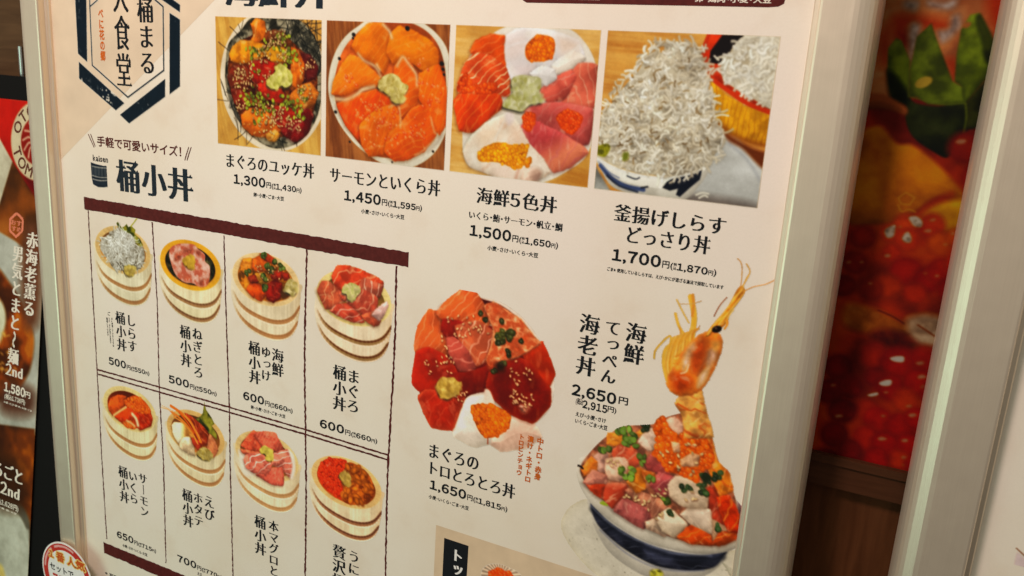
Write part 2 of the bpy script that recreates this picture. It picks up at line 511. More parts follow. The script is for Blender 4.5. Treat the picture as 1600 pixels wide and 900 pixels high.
    # ---- to meshes ----------------------------------------------------
    def build(self, parent, first, mat=None, lift=0.002, labels=None, min_cells=6, first_label=None, gain=0.95, soften=True, cast=(.98, .92, .84), white=(.985, .94, .885), dim=1.0):
        """the mesh of part 'first' goes under parent; all others are sub-parts of it"""
        mat = mat or MAT['print']
        # the halftone and the softness of a printed photograph
        if soften:
            c = self.C.copy()
            for ax in (0, 1):
                c = (np.roll(c, 1, ax) + 2 * c + np.roll(c, -1, ax)) / 4
            self.C = np.where((self.P > 0)[..., None], c, self.C) if self.clip is None else np.where((self.clip > 0)[..., None], c, self.C)
            g = 1 + .07 * (fbm(self.X / .018, self.Y / .018, self.seed, 3) - .5) + .16 * (fbm(self.X / .11, self.Y / .11, self.seed + 9, 2) - .5)
            self.C = np.clip(self.C * g[..., None], 0, 1)
        m_ = (self.P > 0)[..., None]
        sat = (self.C.max(2) - self.C.min(2)) / (self.C.max(2) + 1e-6); wt = sstep(.25, .65, sat)[..., None]
        cc = self.C * (np.array(white) * (1 - wt) + np.array(cast) * wt) * dim; cc = np.clip(cc - .045 * np.sin(2 * math.pi * np.clip(cc, 0, 1)), 0, 1)
        self.C = np.where(m_, cc, self.C)
        alb = np.clip(s2l(self.C) / s2l(self.ref) * PAPER * gain, 0.004, 0.86)
        q = np.maximum.reduce([self.P[:-1, :-1], self.P[1:, :-1], self.P[:-1, 1:], self.P[1:, 1:]])
        ids = [i for i in range(1, len(self.names)) if (q == i).sum() >= min_cells]
        ids.sort(key=lambda i: 0 if self.names[i] == first else 1)
        base = None; made = {}
        groups = {}
        for i in ids: groups.setdefault((self.names[i], i) if self.names[i] != first else (first, 0), []).append(i)
        for (nm, _), lst in groups.items():
            m = np.isin(q, lst) if base is not None else q > 0; jj, ii = np.nonzero(m)
            vid = np.stack([jj * self.w + ii, (jj + 1) * self.w + ii, (jj + 1) * self.w + ii + 1, jj * self.w + ii + 1], 1)
            uq, invx = np.unique(vid.ravel(), return_inverse=True)
            faces = invx.reshape(-1, 4)
            co = self.plane.grid3(self.X.ravel()[uq], self.Y.ravel()[uq], lift if base is None else lift + 0.0004)
            o = mesh_obj(nm, co, faces, mat, parent if base is None else base, alb.reshape(-1, 3)[uq])
            if base is None:
                base = o
                if first_label: o['label'] = first_label
        return base

# ------------------------------------------------------------------ lettering (from Blender's built-in font)
_raw = {}
def outline(ch):
    if ch not in _raw:
        c = bpy.data.curves.new('lettering', 'FONT'); c.body = ch; c.size = 1.0; c.resolution_u = 3
        o = bpy.data.objects.new('lettering', c); COL.objects.link(o)
        bpy.context.view_layer.update()
        e = o.evaluated_get(bpy.context.evaluated_depsgraph_get()); me = e.to_mesh()
        v = np.empty(len(me.vertices) * 3); me.vertices.foreach_get('co', v)
        me.calc_loop_triangles()
        t = np.empty(len(me.loop_triangles) * 3, dtype=np.int32); me.loop_triangles.foreach_get('vertices', t)
        e.to_mesh_clear()
        bpy.data.objects.remove(o); bpy.data.curves.remove(c)
        _raw[ch] = (v.reshape(-1, 3)[:, :2].copy(), t.reshape(-1, 3).copy())
    return _raw[ch]
def shift(b, dx, dy):
    o = np.zeros_like(b); h, w_ = b.shape
    o[max(0, dy):h + min(0, dy), max(0, dx):w_ + min(0, dx)] = b[max(0, -dy):h + min(0, -dy), max(0, -dx):w_ + min(0, -dx)]
    return o
_bm = {}
def glyph(ch, style):
    """bitmap of a character, 1.5 em square, and its left / right ink columns"""
    key = (ch, style)
    if key in _bm: return _bm[key]
    G = 36 if style == 'small' else 84
    W_ = int(G * 1.5); o = int(G * 0.25)
    bm = np.zeros((W_, W_), bool)
    v, tr = outline(ch)
    if len(tr):
        x = v[:, 0] * G + o; y = W_ - (v[:, 1] * G + o + G * 0.12)
        for a, b, c in tr:
            xs = x[[a, b, c]]; ys = y[[a, b, c]]
            i0, i1 = int(max(0, xs.min() - 1)), int(min(W_, xs.max() + 2)); j0, j1 = int(max(0, ys.min() - 1)), int(min(W_, ys.max() + 2))
            if i1 <= i0 or j1 <= j0: continue
            X, Y = np.meshgrid(np.arange(i0, i1) + .5, np.arange(j0, j1) + .5)
            d1 = (X - xs[1]) * (ys[0] - ys[1]) - (xs[0] - xs[1]) * (Y - ys[1])
            d2 = (X - xs[2]) * (ys[1] - ys[2]) - (xs[1] - xs[2]) * (Y - ys[2])
            d3 = (X - xs[0]) * (ys[2] - ys[0]) - (xs[2] - xs[0]) * (Y - ys[0])
            e = 1e-6
            bm[j0:j1, i0:i1] |= ~(((d1 < -e) | (d2 < -e) | (d3 < -e)) & ((d1 > e) | (d2 > e) | (d3 > e)))
    if style in ('mincho', 'heavy') and bm.any():
        src = bm
        k = 2
        thin = src.copy()
        for d in range(1, k): thin &= shift(src, 0, d)
        th = shift(thin, 0, -(k // 2))
        kanji = ord(ch) >= 0x4e00
        wd = 3 if style == 'mincho' else 4
        fat = th.copy()
        for d in range(-wd, wd + 1): fat |= shift(th, d, 0)
        fat |= src & shift(src, 1, 1) & shift(src, -1, -1) & shift(src, 2, 0) & shift(src, -2, 0) & shift(src, 0, 2) & shift(src, 0, -2) & shift(src, 0, 1) & shift(src, 0, -1)
        if kanji:
            L = int(G * 0.16); run = th.copy()
            for d in range(1, L): run &= shift(th, d, 0)
            tips = run & ~shift(th, -1, 0) & ~shift(th, -3, 0) & ~shift(th, 1, 8) & ~shift(th, -2, 6)
            jj, ii = np.nonzero(tips); done = []
            for j, i in zip(jj, ii):
                if any(abs(j - a) < 7 and abs(i - b) < 7 for a, b in done): continue
                done.append((j, i)); s = int(G * 0.10)
                for t in range(s):
                    a, b = int(i - (s - t) * 0.95), int(i + 2 - t * 0.35)
                    r0 = j + 2 - t
                    if 0 <= r0 < W_: fat[r0, max(0, a):max(0, b) + 1] = True
        bm = fat
    elif style == 'bold' and bm.any():
        src = bm; bm = src.copy()
        for dx, dy in [(a, b) for a in range(-3, 4) for b in range(-3, 4) if a * a + b * b <= 10]: bm |= shift(src, dx, dy)
    elif style in ('medium', 'small') and bm.any():
        src = bm; bm = src.copy()
        for dx, dy in ((1, 0), (-1, 0), (0, 1), (0, -1)) + (((2, 0), (-2, 0), (0, 2), (0, -2), (1, 1), (-1, 1), (1, -1), (-1, -1)) if style == 'medium' else ()): bm |= shift(src, dx, dy)
    cols_ = np.nonzero(bm.any(0))[0]
    _bm[key] = (bm, (cols_[0], cols_[-1] + 1) if len(cols_) else (o, o + G // 3), G, o)
    return _bm[key]
FULL = {**{str(i): chr(0xFF10 + i) for i in range(10)}, ',': ',', '.': '.'}
def line_bitmap(text, style, track=0.0):
    G = 36 if style == 'small' else 84
    W_ = int(G * 1.5); x = 0; items = []
    for ch in text:
        half = ord(ch) < 0x80
        g = FULL.get(ch, ch)
        if ch.isalpha() and half: g = ch
        bm, (c0, c1), _, o = glyph(g, style)
        if half:
            if ch == ' ': x += int(G * .3); continue
            items.append((bm[:, c0:c1], x)); x += (c1 - c0) + int(G * (0.085 + track))
        elif ch in '・':
            items.append((bm[:, o + int(G * .25):o + int(G * .75)], x)); x += int(G * (0.5 + track))
        else:
            items.append((bm[:, :], x - o)); x += int(G * (1.0 + track))
    w_ = x + W_; out = np.zeros((W_, w_ + W_), bool)
    for bm, xx in items:
        a = xx + W_ // 2
        out[:, a:a + bm.shape[1]] |= bm
    jj = np.nonzero(out.any(1))[0]; ii = np.nonzero(out.any(0))[0]
    return out[jj[0]:jj[-1] + 1, ii[0]:ii[-1] + 1]
def rects(bm):
    """cover a bitmap with rectangles: (x0, y0, x1, y1)"""
    open_, out = {}, []
    for j in range(bm.shape[0] + 1):
        runs = []
        if j < bm.shape[0]:
            r_ = np.concatenate([[0], bm[j].astype(np.int8), [0]]); d = np.diff(r_)
            runs = list(zip(np.nonzero(d == 1)[0], np.nonzero(d == -1)[0]))
        new = {}
        for rn in runs: new[rn] = open_.pop(rn, j)
        for rn, j0 in open_.items(): out.append((rn[0], j0, rn[1], j))
        open_ = new
    return out
class Ink:
    """collects lettering on a sheet and becomes one mesh"""
    def __init__(self, plane=SHEET, lift=0.004):
        self.v, self.f, self.plane, self.lift = [], [], plane, lift
    def bitmap(self, bm, x0, y0, x1, y1):
        sx = (x1 - x0) / bm.shape[1]; sy = (y1 - y0) / bm.shape[0]
        for a, b, c, d in rects(bm):
            i = len(self.v)
            self.v += [(x0 + a * sx, y0 + b * sy), (x0 + a * sx, y0 + d * sy), (x0 + c * sx, y0 + d * sy), (x0 + c * sx, y0 + b * sy)]
            self.f.append((i, i + 1, i + 2, i + 3))
    def row(self, text, style, tl, br, track=0.0, h=None, hp=None):
        """horizontal text whose ink spans the two corners (photo pixels); h is its height in board units, hp in pixels"""
        a = self.plane.at(*tl); b = self.plane.at(*br)
        if hp: h = self.plane.at(tl[0], tl[1] + hp)[1] - a[1]
        if h: b[1] = a[1] + h
        self.bitmap(line_bitmap(text, style, track), a[0], a[1], b[0], b[1])
    def column(self, text, style, top, bottom, wide=0.98, units=False):
        """vertical text from the top to the bottom of its ink (photo pixels)"""
        a = np.array(top) if units else self.plane.at(*top); b = np.array(bottom) if units else self.plane.at(*bottom)
        n = len(text); p = (b[1] - a[1]) / (n - 0.06); x = (a[0] + b[0]) / 2
        for i, ch in enumerate(text):
            bm, _, G, o = glyph(ch, style)
            if ch in 'ー〜': bm = bm.T[:, ::-1]
            em = p; W_ = bm.shape[0]
            cx, cy = x, a[1] + (i + 0.47) * p
            if ch in 'っッョ': cx += p * .10; cy -= p * .10
            ex = em * wide * 1.5; ey = em * 1.5
            self.bitmap(bm, cx - ex / 2, cy - ey / 2, cx + ex / 2, cy + ey / 2)
    def price(self, big, small, tl, base_right, zei=True):
        """'1,300円(税込1,430円)' with the sizes the menu uses"""
        a = self.plane.at(*tl); b = self.plane.at(*base_right)
        h = 0.0715; base = a[1] + h
        items = []; x = 0.0
        def add(text, style, hh, gap, lift=0.0):
            nonlocal x
            bm = line_bitmap(text, style)
            w_ = bm.shape[1] / 84 * hh / 0.74
            ink = bm.shape[0] / 84 * hh / 0.74
            if ',' in text: ink = hh * 1.17; dy = hh * 0.17
            elif text in '()': dy = hh * .18; ink = hh * 1.25
            elif text == '円': ink = hh; dy = 0.0; w_ = hh * 0.92
            else: ink = hh; dy = 0
            items.append((bm, x, w_, ink, dy)); x += w_ + gap
        add(big, 'bold', h, h * .12)
        add('円', 'medium', h * .62, h * .08)
        add('(', 'medium', h * .52, h * .02)
        items.append((np.vstack([line_bitmap('税', 'small'), np.zeros((3, line_bitmap('税', 'small').shape[1]), bool), ]), x, h * .27, h * .27, h * -.30))
        items.append((line_bitmap('込', 'small'), x, h * .27, h * .27, 0.0)); x += h * .30
        add(small, 'bold', h * .60, h * .05)
        add('円', 'medium', h * .40, h * .03)
        add(')', 'medium', h * .52, 0)
        k = (b[0] - a[0]) / x
        for bm, xx, w_, ink, dy in items:
            self.bitmap(bm, a[0] + xx * k, base + dy - ink, a[0] + (xx + w_) * k, base + dy)
    def quad(self, pts, px=True):
        i = len(self.v)
        for p in pts: self.v.append(tuple(self.plane.at(*p)) if px else tuple(p))
        self.f.append(tuple(range(i, i + len(pts))))
    def ribbon(self, pts, width, jit=0.0, px=True, seed=0, step=0.02):
        """a hand-drawn stroke of uneven width"""
        rng_ = np.random.default_rng(seed)
        q = np.array([self.plane.at(*p) for p in pts]) if px else np.array(pts, float)
        L = np.concatenate([[0], np.cumsum(np.linalg.norm(np.diff(q, axis=0), axis=1))])
        n = max(2, int(L[-1] / step)); t = np.linspace(0, L[-1], n)
        x = np.interp(t, L, q[:, 0]); y = np.interp(t, L, q[:, 1])
        dx, dy = np.gradient(x), np.gradient(y); l = np.hypot(dx, dy) + 1e-9; nx, ny = -dy / l, dx / l
        a = width / 2 * (1 + jit * (rng_.random(n) - .5) * 2); b = width / 2 * (1 + jit * (rng_.random(n) - .5) * 2)
        i = len(self.v)
        for k in range(n):
            self.v.append((x[k] + nx[k] * a[k], y[k] + ny[k] * a[k])); self.v.append((x[k] - nx[k] * b[k], y[k] - ny[k] * b[k]))
        for k in range(n - 1): self.f.append((i + 2 * k, i + 2 * k + 1, i + 2 * k + 3, i + 2 * k + 2))
    def build(self, name, mat, parent, label=None):
        if not self.f: return None
        a = np.array(self.v)
        co = self.plane.grid3(a[:, 0], a[:, 1], self.lift)
        fl = []
        for f in self.f:                              # all faces look out of the wall
            s = 0
            for k in range(len(f)):
                p, q = a[f[k]], a[f[(k + 1) % len(f)]]; s += p[0] * q[1] - q[0] * p[1]
            fl.append(f if s < 0 else f[::-1])
        o = mesh_obj(name, co, fl, mat, parent)
        if label: o['label'] = label
        return o

# ------------------------------------------------------------------ frames and boards
def snap_frame(X0, Y0, X1, Y1, parent, wdt=0.29, zi=0.0, zf=-0.10, zb=0.16):
    """four mitred rails round an opening X0..X1, Y0..Y1; flat silver face with a rounded outer edge"""
    prof = [(-.034, zi + .006), (-.034, zi - .020), (-.028, zi - .026), (-.006, zi - .028), (0.0, zi - .034), (0.0, zf + .016), (0.005, zf + .004), (0.016, zf)]
    rr = 0.125
    prof += [(wdt - rr, zf)]
    for a in np.linspace(0, math.pi / 2, 9)[1:]:
        prof.append((wdt - rr + rr * math.sin(a), zf + (rr - rr * math.cos(a)) * 1.1))
    prof += [(wdt, zb), (-.034, zb)]
    n = len(prof); v = []; f = []
    for cx, cy, sx, sy in ((X0, Y0, -1, -1), (X1, Y0, 1, -1), (X1, Y1, 1, 1), (X0, Y1, -1, 1)):
        for d, z in prof: v.append(P3(cx + sx * d, cy + sy * d, z))
    for c in range(4):
        for k in range(n):
            a, b = c * n + k, c * n + (k + 1) % n
            a2, b2 = ((c + 1) % 4) * n + k, ((c + 1) % 4) * n + (k + 1) % n
            f.append((a, b, b2, a2))
    o = mesh_obj('frame', [tuple(q) for q in v], f, MAT['metal'], parent)
    bm = bmesh.new(); bm.from_mesh(o.data); bmesh.ops.recalc_face_normals(bm, faces=bm.faces); bm.to_mesh(o.data); bm.free()
    return o
def sheet(name, plane, x0, y0, x1, y1, mat, parent, lift=0.0, thick=0.03):
    v = []
    for l in (lift, lift - thick):
        for x, y in ((x0, y0), (x1, y0), (x1, y1), (x0, y1)): v.append(tuple(plane.p3(x, y, l)))
    f = [(0, 3, 2, 1), (4, 5, 6, 7), (0, 1, 5, 4), (1, 2, 6, 5), (2, 3, 7, 6), (3, 0, 4, 7)]
    return mesh_obj(name, v, f, mat, parent)

# the big menu board
board = empty('menu_board', (1.15, 7.3, 0.05))
tag(board, 'large silver framed menu board with seafood bowls and small tub bowls on cream paper', 'menu board')
LX, RX = -1.805, 4.14
snap_frame(LX, -1.6, RX, 7.0, board)
sheet('paper_sheet', SHEET, LX - .05, -1.65, RX + .05, 7.05, MAT['paper'], board)
sheet('backing_board', SHEET, LX - .04, -1.64, RX + .04, 7.04, MAT['backing'], board, lift=-0.035, thick=0.10)
# paler and darker parts of the printed ground: the tan corner at top left
k = Ink(lift=0.0012)
tri = [SHEET.at(*p) for p in [(112, 232), (268, 70)]]
d_ = (tri[1] - tri[0])
top = tri[1] + d_ * ((-1.58 - tri[1][1]) / d_[1]); low = tri[0] + d_ * ((LX - tri[0][0]) / d_[0])
k.quad([(LX, -1.58), tuple(low), tuple(tri[0]), tuple(tri[1]), tuple(top)], px=False)
k.build('corner_panel', MAT['tan'], board, 'tan triangle printed in the upper left corner')

# hexagon emblem
def poly_ink(name, polys, mat, parent, lift=0.003, plane=SHEET):
    k = Ink(plane, lift)
    for p in polys: k.quad(p)
    return k.build(name, mat, parent)
z = lambda pts: [(x / 4.0, y / 4.0) for x, y in pts]
def emblem():
    e = Print(-1.75, -0.75, -0.15, 0.95, (232, 212, 184), cell=0.0042, seed=3).zoom(0, 0, 4.0)
    nv = C(24, 36, 44)
    bars = [[(467, -60), (540, -60), (546, 388), (488, 335)], [(493, 385), (495, 490), (725, 690), (778, 645)],
            [(750, 717), (808, 772), (1033, 605), (1033, 492)], [(1060, 590), (1126, 540), (1126, 122), (1060, 80)],
            [(1030, -40), (1126, 30), (1126, 78), (1000, -10)]]
    pid = e.part('emblem')
    def worn(X, Y, sd):
        s = sstep(0.66, 0.72, fbm(X / 0.02, Y / 0.02, 9, 2)) * sstep(0.45, 0.62, fbm(X / .25, Y / .25, 4, 2)) * 0.85
        return nv * (1 - s[..., None]) + C(225, 205, 178) * s[..., None]
    for b in bars: e.poly(b, worn, smooth=False, pid=pid, soft=.6)
    inner = [(560, -30), (562, 40), (577, 408), (800, 608), (1024, 440), (1020, 42), (960, -10)]
    e.line(inner, 9, nv, smooth=False, pid=pid, soft=.5)
    e.line([(562, 42), (610, 0)], 8, nv, smooth=False, pid=pid, soft=.5)
    return e.build(board, 'emblem', lift=.003, cast=(1, 1, 1), white=(1, 1, 1), first_label='dark navy worn hexagon emblem')
emb = emblem()
k = Ink(); k.column('桶まる', 'mincho', (229, -3), (228.5, 117), wide=.92); k.build('emblem_text', MAT['ink'], emb)
k = Ink(); k.column('大食堂', 'mincho', (187.5, -36), (194, 137), wide=.62); k.build('emblem_text', MAT['ink'], emb)
k = Ink(); k.column('べに花の郷', 'bold', (158, 13), (160.5, 95), wide=.72); k.build('emblem_text', MAT['orange'], emb, 'small orange lettering')
k = Ink(); k.row('海鮮丼', 'heavy', (350, -46), (517, 14)); k.build('heading_text', MAT['navy'], board, 'heading cut off by the top of the picture')

# maroon panel at the top right with cream lettering
k = Ink(lift=.002)
q = [SHEET.at(*p) for p in [(815, -30), (817.5, 1), (823, 4.2), (1200, 11.5), (1216, 10.5), (1225, 6), (1228, -4), (1229, -30)]]
k.quad(q, px=False); banner = k.build('notice_panel', MAT['maroon'], board)
k = Ink(lift=.0032); k.quad([(831, -20), (831, -2), (937, 0), (938, -20)]); k.build('notice_label', MAT['cream'], banner)
k = Ink(lift=.0032); k.row('卵・鶏肉・小麦・大豆', 'medium', (1087, -7.5), (1205, 5.5)); k.build('notice_text', MAT['cream'], banner)

# captions of the four big photographs and of the two free-standing bowls
CAP = [
    ('まぐろのユッケ丼', (353.8, 239.3), (490.8, 277.5), '1,300', '1,430', (365, 271.3), (471.3, 300.8)),
    ('サーモンといくら丼', (515.8, 260.8), (687.5, 305.5), '1,450', '1,595', (538, 296.3), (659.3, 328.8)),
    ('海鮮5色丼', (745.4, 291.9), (869.6, 331.5), '1,500', '1,650', (734.6, 350.4), (872, 384.5)),
    ('釜揚げしらす', (961.1, 317.4), (1133.6, 360.6), '1,700', '1,870', (957.5, 387.9), (1119.5, 425.6)),
    ('まぐろの', (671.7, 692.9), (747.6, 728.5), '1,650', '1,815', (672, 748.9), (793, 794.2)),
]
for i, (nm, a, b, p1, p2, c, d) in enumerate(CAP):
    k = Ink(); k.row(nm, 'mincho', a, b, track=0.04, h=.062 if i == 4 and 0 else .104)
    if i == 3: k.row('どっさり丼', 'mincho', (981.5, 352.5), (1109, 392.4), track=.04, h=.104)
    if i == 4: k.row('トロとろとろ丼', 'mincho', (672.9, 720), (804.5, 774.7), track=.02, h=.106)
    k.build('dish_name', MAT['ink'], board)
    k = Ink(); k.price(p1, p2, c, d); k.build('price_text', MAT['ink'], board)
def small(text, a, b, name='allergen_text', mat='ink', style='small', h=.033):
    k = Ink(); k.row(text, style, a, b, h=h); return k.build(name, MAT[mat], board)
small('卵・小麦・ごま・大豆', (396.3, 300.3), (443.8, 312.3))
small('小麦・さけ・いくら・大豆', (564.5, 325.8), (631.8, 341.3))
small('小麦・さけ・いくら・大豆', (761.9, 382.8), (841, 399.9))
small('ごま※使用しているしらすは、えび・かにが混ざる漁法で採取しています', (949.1, 416.5), (1130.9, 446.8), h=.026)
small('小麦・いくら・ごま・大豆', (670.2, 772), (732.5, 795.2))
small('いくら・鮪・サーモン・帆立・鯛', (733.4, 328.5), (878.6, 357.6), 'ingredient_text', style='mincho', h=.052)
for t, a, b in (('中トロ・赤身', (844, 684), (840.4, 749.8)), ('漬け・ネギトロ', (828.9, 681), (825, 753.4)), ('トロビンチョウ', (815.2, 677.8), (811.1, 742.7))):
    k = Ink(lift=.006); k.column(t, 'bold', a, b, wide=.98); k.build('ingredient_text', MAT['orange'], board, 'orange vertical lettering')
k = Ink()
k.column('海鮮', 'mincho', (994.8, 505), (989.2, 569)); k.column('てっぺん', 'mincho', (957, 500), (951.1, 600)); k.column('海老丼', 'mincho', (921.5, 491), (915, 587.5))
k.build('dish_name', MAT['ink'], board)
k = Ink(); k.row('2,650', 'bold', (894.5, 599), (962, 634), h=.088); k.row('円', 'medium', (967.3, 619), (980.8, 633.8), h=.05); k.build('price_text', MAT['ink'], board)
k = Ink(); k.row('(税込', 'medium', (900.3, 621), (910.5, 637), h=.05); k.row('2,915', 'bold', (911, 624.5), (948.5, 642.8), h=.062); k.row('円)', 'medium', (950, 634), (962.8, 645.5), h=.045); k.build('price_text', MAT['ink'], board)
small('えび・小麦・さけ', (899.8, 642.6), (946.9, 657.8)); small('いくら・ごま・大豆', (899, 653), (949.3, 667.8))

# heading of the small tubs
small('手軽で可愛いサイズ！', (151.1, 211.8), (283.5, 246), 'slogan_text', 'maroon', 'medium', h=None)
k = Ink()
for a, b in (((137.9, 209.4), (147.2, 230.4)), ((141.6, 209.4), (149.0, 229)), ((295, 229.7), (288.7, 250.7)), ((298.9, 229.7), (292.2, 250.7))): k.ribbon([a, b], 0.009, .3, seed=3)
k.build('slogan_mark', MAT['maroon'], board)
small('kaisen', (144.9, 241.3), (169, 254.6), 'heading_text', h=None)
k = Ink(); k.row('桶小丼', 'heavy', (179.9, 246.8), (302.7, 316.8), track=.06); k.build('heading_text', MAT['navy'], board)
ti = Print(-1.5, 1.08, -1.22, 1.42, (228, 208, 180), cell=.004, seed=5).zoom(120, 190, 6.43)
pid = ti.poly([(140, 406), (150, 560), (165, 630), (215, 658), (270, 662), (318, 655), (324, 560), (330, 443), (270, 444), (190, 425)], C(28, 38, 46), 'tub_icon', smooth=False, soft=.6)
for x in range(160, 325, 11): ti.line([(x, 452 + (x - 160) * .06), (x + 2, 535 + (x - 160) * .1)], 3.2, C(214, 196, 170), smooth=False, alpha=.75 if x % 3 else .35)
for x in range(172, 315, 12): ti.line([(x, 585 + (x - 172) * .12), (x + 2, 625 + (x - 172) * .15)], 3, C(214, 196, 170), smooth=False, alpha=.55 if x % 2 else .3)
ti.line([(148, 445), (230, 462), (327, 468)], 5, C(214, 196, 170)); ti.line([(155, 540), (230, 560), (325, 562)], 6, C(214, 196, 170)); ti.line([(160, 575), (230, 592), (322, 590)], 6, C(214, 196, 170))
ti.build(board, 'tub_icon', lift=.003, gain=1, cast=(1, 1, 1), white=(1, 1, 1))

# the ruled table of small tubs
k = Ink(lift=.0034); a, b = SHEET.at(131, 308), SHEET.at(638.7, 397)
k.ribbon([(a[0], 1.541), (b[0], 1.541)], 0.104, .07, px=False, seed=8, step=.025); k.build('table_bar', MAT['maroon'], board)
k = Ink(lift=.0034); a = SHEET.at(162, 850)
k.ribbon([(a[0], 4.795), (b[0], 4.795)], 0.115, .07, px=False, seed=9, step=.025); k.build('table_bar', MAT['maroon'], board)
VL = [[(137.8, 327.8), (145.5, 470), (151.7, 577.3), (159.4, 720), (167, 842)], [(237.8, 346.7), (245.7, 470), (249, 609.7), (255.4, 720), (259.4, 880)],
      [(350, 367.8), (352.8, 470), (358.6, 638), (359.5, 720), (364.4, 900)], [(479.5, 389.3), (476.6, 510), (476, 580), (477.6, 680), (478.5, 780), (476, 905)],
      [(619.5, 415.5), (617.9, 510), (614.7, 580), (606.7, 717.7), (604.5, 780), (604, 905)]]
for i, v in enumerate(VL):
    k = Ink(lift=.0030); q = [tuple(SHEET.at(*p)) for p in v]
    if i >= 2: q[-1] = (q[-1][0], 4.735)
    k.ribbon(q, 0.0125 + .003 * (i > 2), .55, px=False, seed=20 + i, step=.018); k.build('table_rule', MAT['maroon'], board)
for i, ln in enumerate([[(151.7, 577.3), (250, 605), (361.3, 637.1), (480, 672), (606.7, 711.1)], [(153.6, 584.6), (250, 612.8), (361.3, 645), (480, 679.5), (606.7, 718.6)]]):
    k = Ink(lift=.0032); k.ribbon(ln, 0.0145, .35, seed=40 + i, step=.018); k.build('table_rule', MAT['maroon'], board)

CELLS = [
    ([('しらす', (204.6, 491.7), (207, 550.2)), ('桶小丼', (187.6, 487), (190.8, 548.4))], '500', '550', (169.7, 556.9), (233.5, 585.6)),
    ([('ねぎとろ', (308.4, 512.5), (309.8, 590.8)), ('桶小丼', (289.6, 508.7), (290.9, 572.9))], '500', '550', (263.5, 585.2), (338.6, 613.6)),
    ([('海鮮', (433.5, 545), (434.4, 588.2)), ('ゆっけ', (414.9, 541.5), (416.5, 595.2)), ('桶小丼', (396.7, 533.3), (399, 599.8))], '600', '660', (379.9, 610.8), (457.3, 643.2)),
    ([('まぐろ', (553, 577.7), (551.1, 644.9)), ('桶小丼', (531.3, 571.1), (530.1, 641.8))], '600', '660', (499.8, 654), (589.6, 687.5)),
    ([('サーモン', (224, 740), (225, 807)), ('いくら', (208, 736), (209, 787)), ('桶小丼', (193, 729), (194, 785))], '650', '715', (182.4, 828.6), (244, 862)),
    ([('えび', (327, 775), (327, 813)), ('ホタテ', (310, 770), (310, 822)), ('桶小丼', (293, 765), (294, 823))], '700', '770', (277, 866), (347, 898)),
    ([('本マグロとろ', (428.3, 814), (427.2, 917)), ('桶小丼', (406.4, 806.2), (407.3, 867))], '750', '825', (385, 905), (465, 935)),
    ([('うに・いくら', (551.6, 860), (553, 975)), ('贅沢桶小丼', (529.8, 852), (529, 962))], '900', '990', (500, 985), (590, 1020)),
]
for cols_, p1, p2, a, b in CELLS:
    k = Ink()
    for t, u, v in cols_: k.column(t, 'mincho', u, v, wide=1.02)
    k.build('dish_name', MAT['ink'], board)
    if a[1] < 900:
        k = Ink(); k.price(p1, p2, a, b); k.build('price_text', MAT['ink'], board)
small('卵・小麦・さけ・ごま・大豆', (392, 632.5), (446.1, 652.8)); small('小麦・さけ・いくら・大豆', (191.6, 849), (230.4, 868.4))
small('えび', (308.5, 893), (315.5, 900))
k = Ink(); k.column('ご', 'small', (170, 487), (170.3, 493)); k.column('ま※使用しているしらすは', 'small', (174.5, 496), (177.8, 542), .8); k.column('えび・かにが混ざる漁法で', 'small', (170.6, 496), (173.2, 537), .8); k.column('採取しています', 'small', (167.5, 496), (168.7, 525), .8)
k.build('allergen_text', MAT['ink'], board)
small('※写真はイメージです', (164.2, 892), (230, 916))

# toppings box at the bottom
k = Ink(lift=.0015); a = SHEET.at(681.3, 823.4)
k.quad([(a[0], 3.452), (a[0], 6.6), (RX, 6.6), (RX, 3.452)], px=False); topbox = k.build('toppings_panel', MAT['beige'], board)
k = Ink(lift=.0028); a, b = SHEET.at(694.2, 840.3), SHEET.at(732.2, 852)
k.quad([(a[0], a[1]), (a[0], 4.6), (b[0], 4.6), (b[0], a[1])], px=False); k.build('toppings_label', MAT['ink'], topbox)
k = Ink(); k.column('トッピング', 'heavy', (712.3, 857), (712, 965), .9); k.build('toppings_text', MAT['white'], topbox)


# ------------------------------------------------------------------ printed food photographs
TILE_H, TILE_W = 0.9078, 0.9592
OR = lambda r, g, b: C(r, g, b)
FAT = C(240, 190, 140)
def table_bg(e, base, dark, ang=0.0, period=.06, seed=3):
    b, d = C(*base), C(*dark)
    def f(X, Y, sd):
        u = X * math.cos(ang) + Y * math.sin(ang); v = -X * math.sin(ang) + Y * math.cos(ang)
        n = fbm(u / .5, v / period, seed, 4) * .7 + .3 * fbm(u / .12, v / .012, seed + 5, 2)
        t = sstep(.3, .7, n)[..., None]
        return d * (1 - t) + b * t
    return f
def tile(i, ref, base, dark, ang, seed):
    x0 = i; e = Print(x0 - .01, -.01, x0 + TILE_W + .01, TILE_H + .01, ref, seed=seed)
    pid = e.poly([(x0, 0), (x0 + TILE_W, 0), (x0 + TILE_W, TILE_H), (x0, TILE_H)], table_bg(e, base, dark, ang, .06, seed), 'dish_photo', smooth=False, raw=True, soft=.5)
    X, Y = e.X, e.Y
    e.clip = ((X >= x0) & (X <= x0 + TILE_W) & (Y >= 0) & (Y <= TILE_H)).astype(float)
    return e
def circ(cx, cy, r_, n=28, sx=1.0): return [(cx + r_ * sx * math.cos(t), cy + r_ * math.sin(t)) for t in np.linspace(0, 2 * math.pi, n, endpoint=False)]
def bowl_rim(e, q, rim, shade, part='bowl'):
    b, s_ = C(*rim), C(*shade)
    def f(X, Y, sd):
        t = np.clip(1 + sd / .11, 0, 1)[..., None]
        n = fbm(X / .2, Y / .2, 7, 3)[..., None]
        c = s_ * (1 - t) + b * t
        c = c * (.97 + .06 * n)
        e_ = np.exp(sd / .006)[..., None] * .25
        return c * (1 - e_) + s_ * .8 * e_
    return e.poly(q, f, part, raw=True)

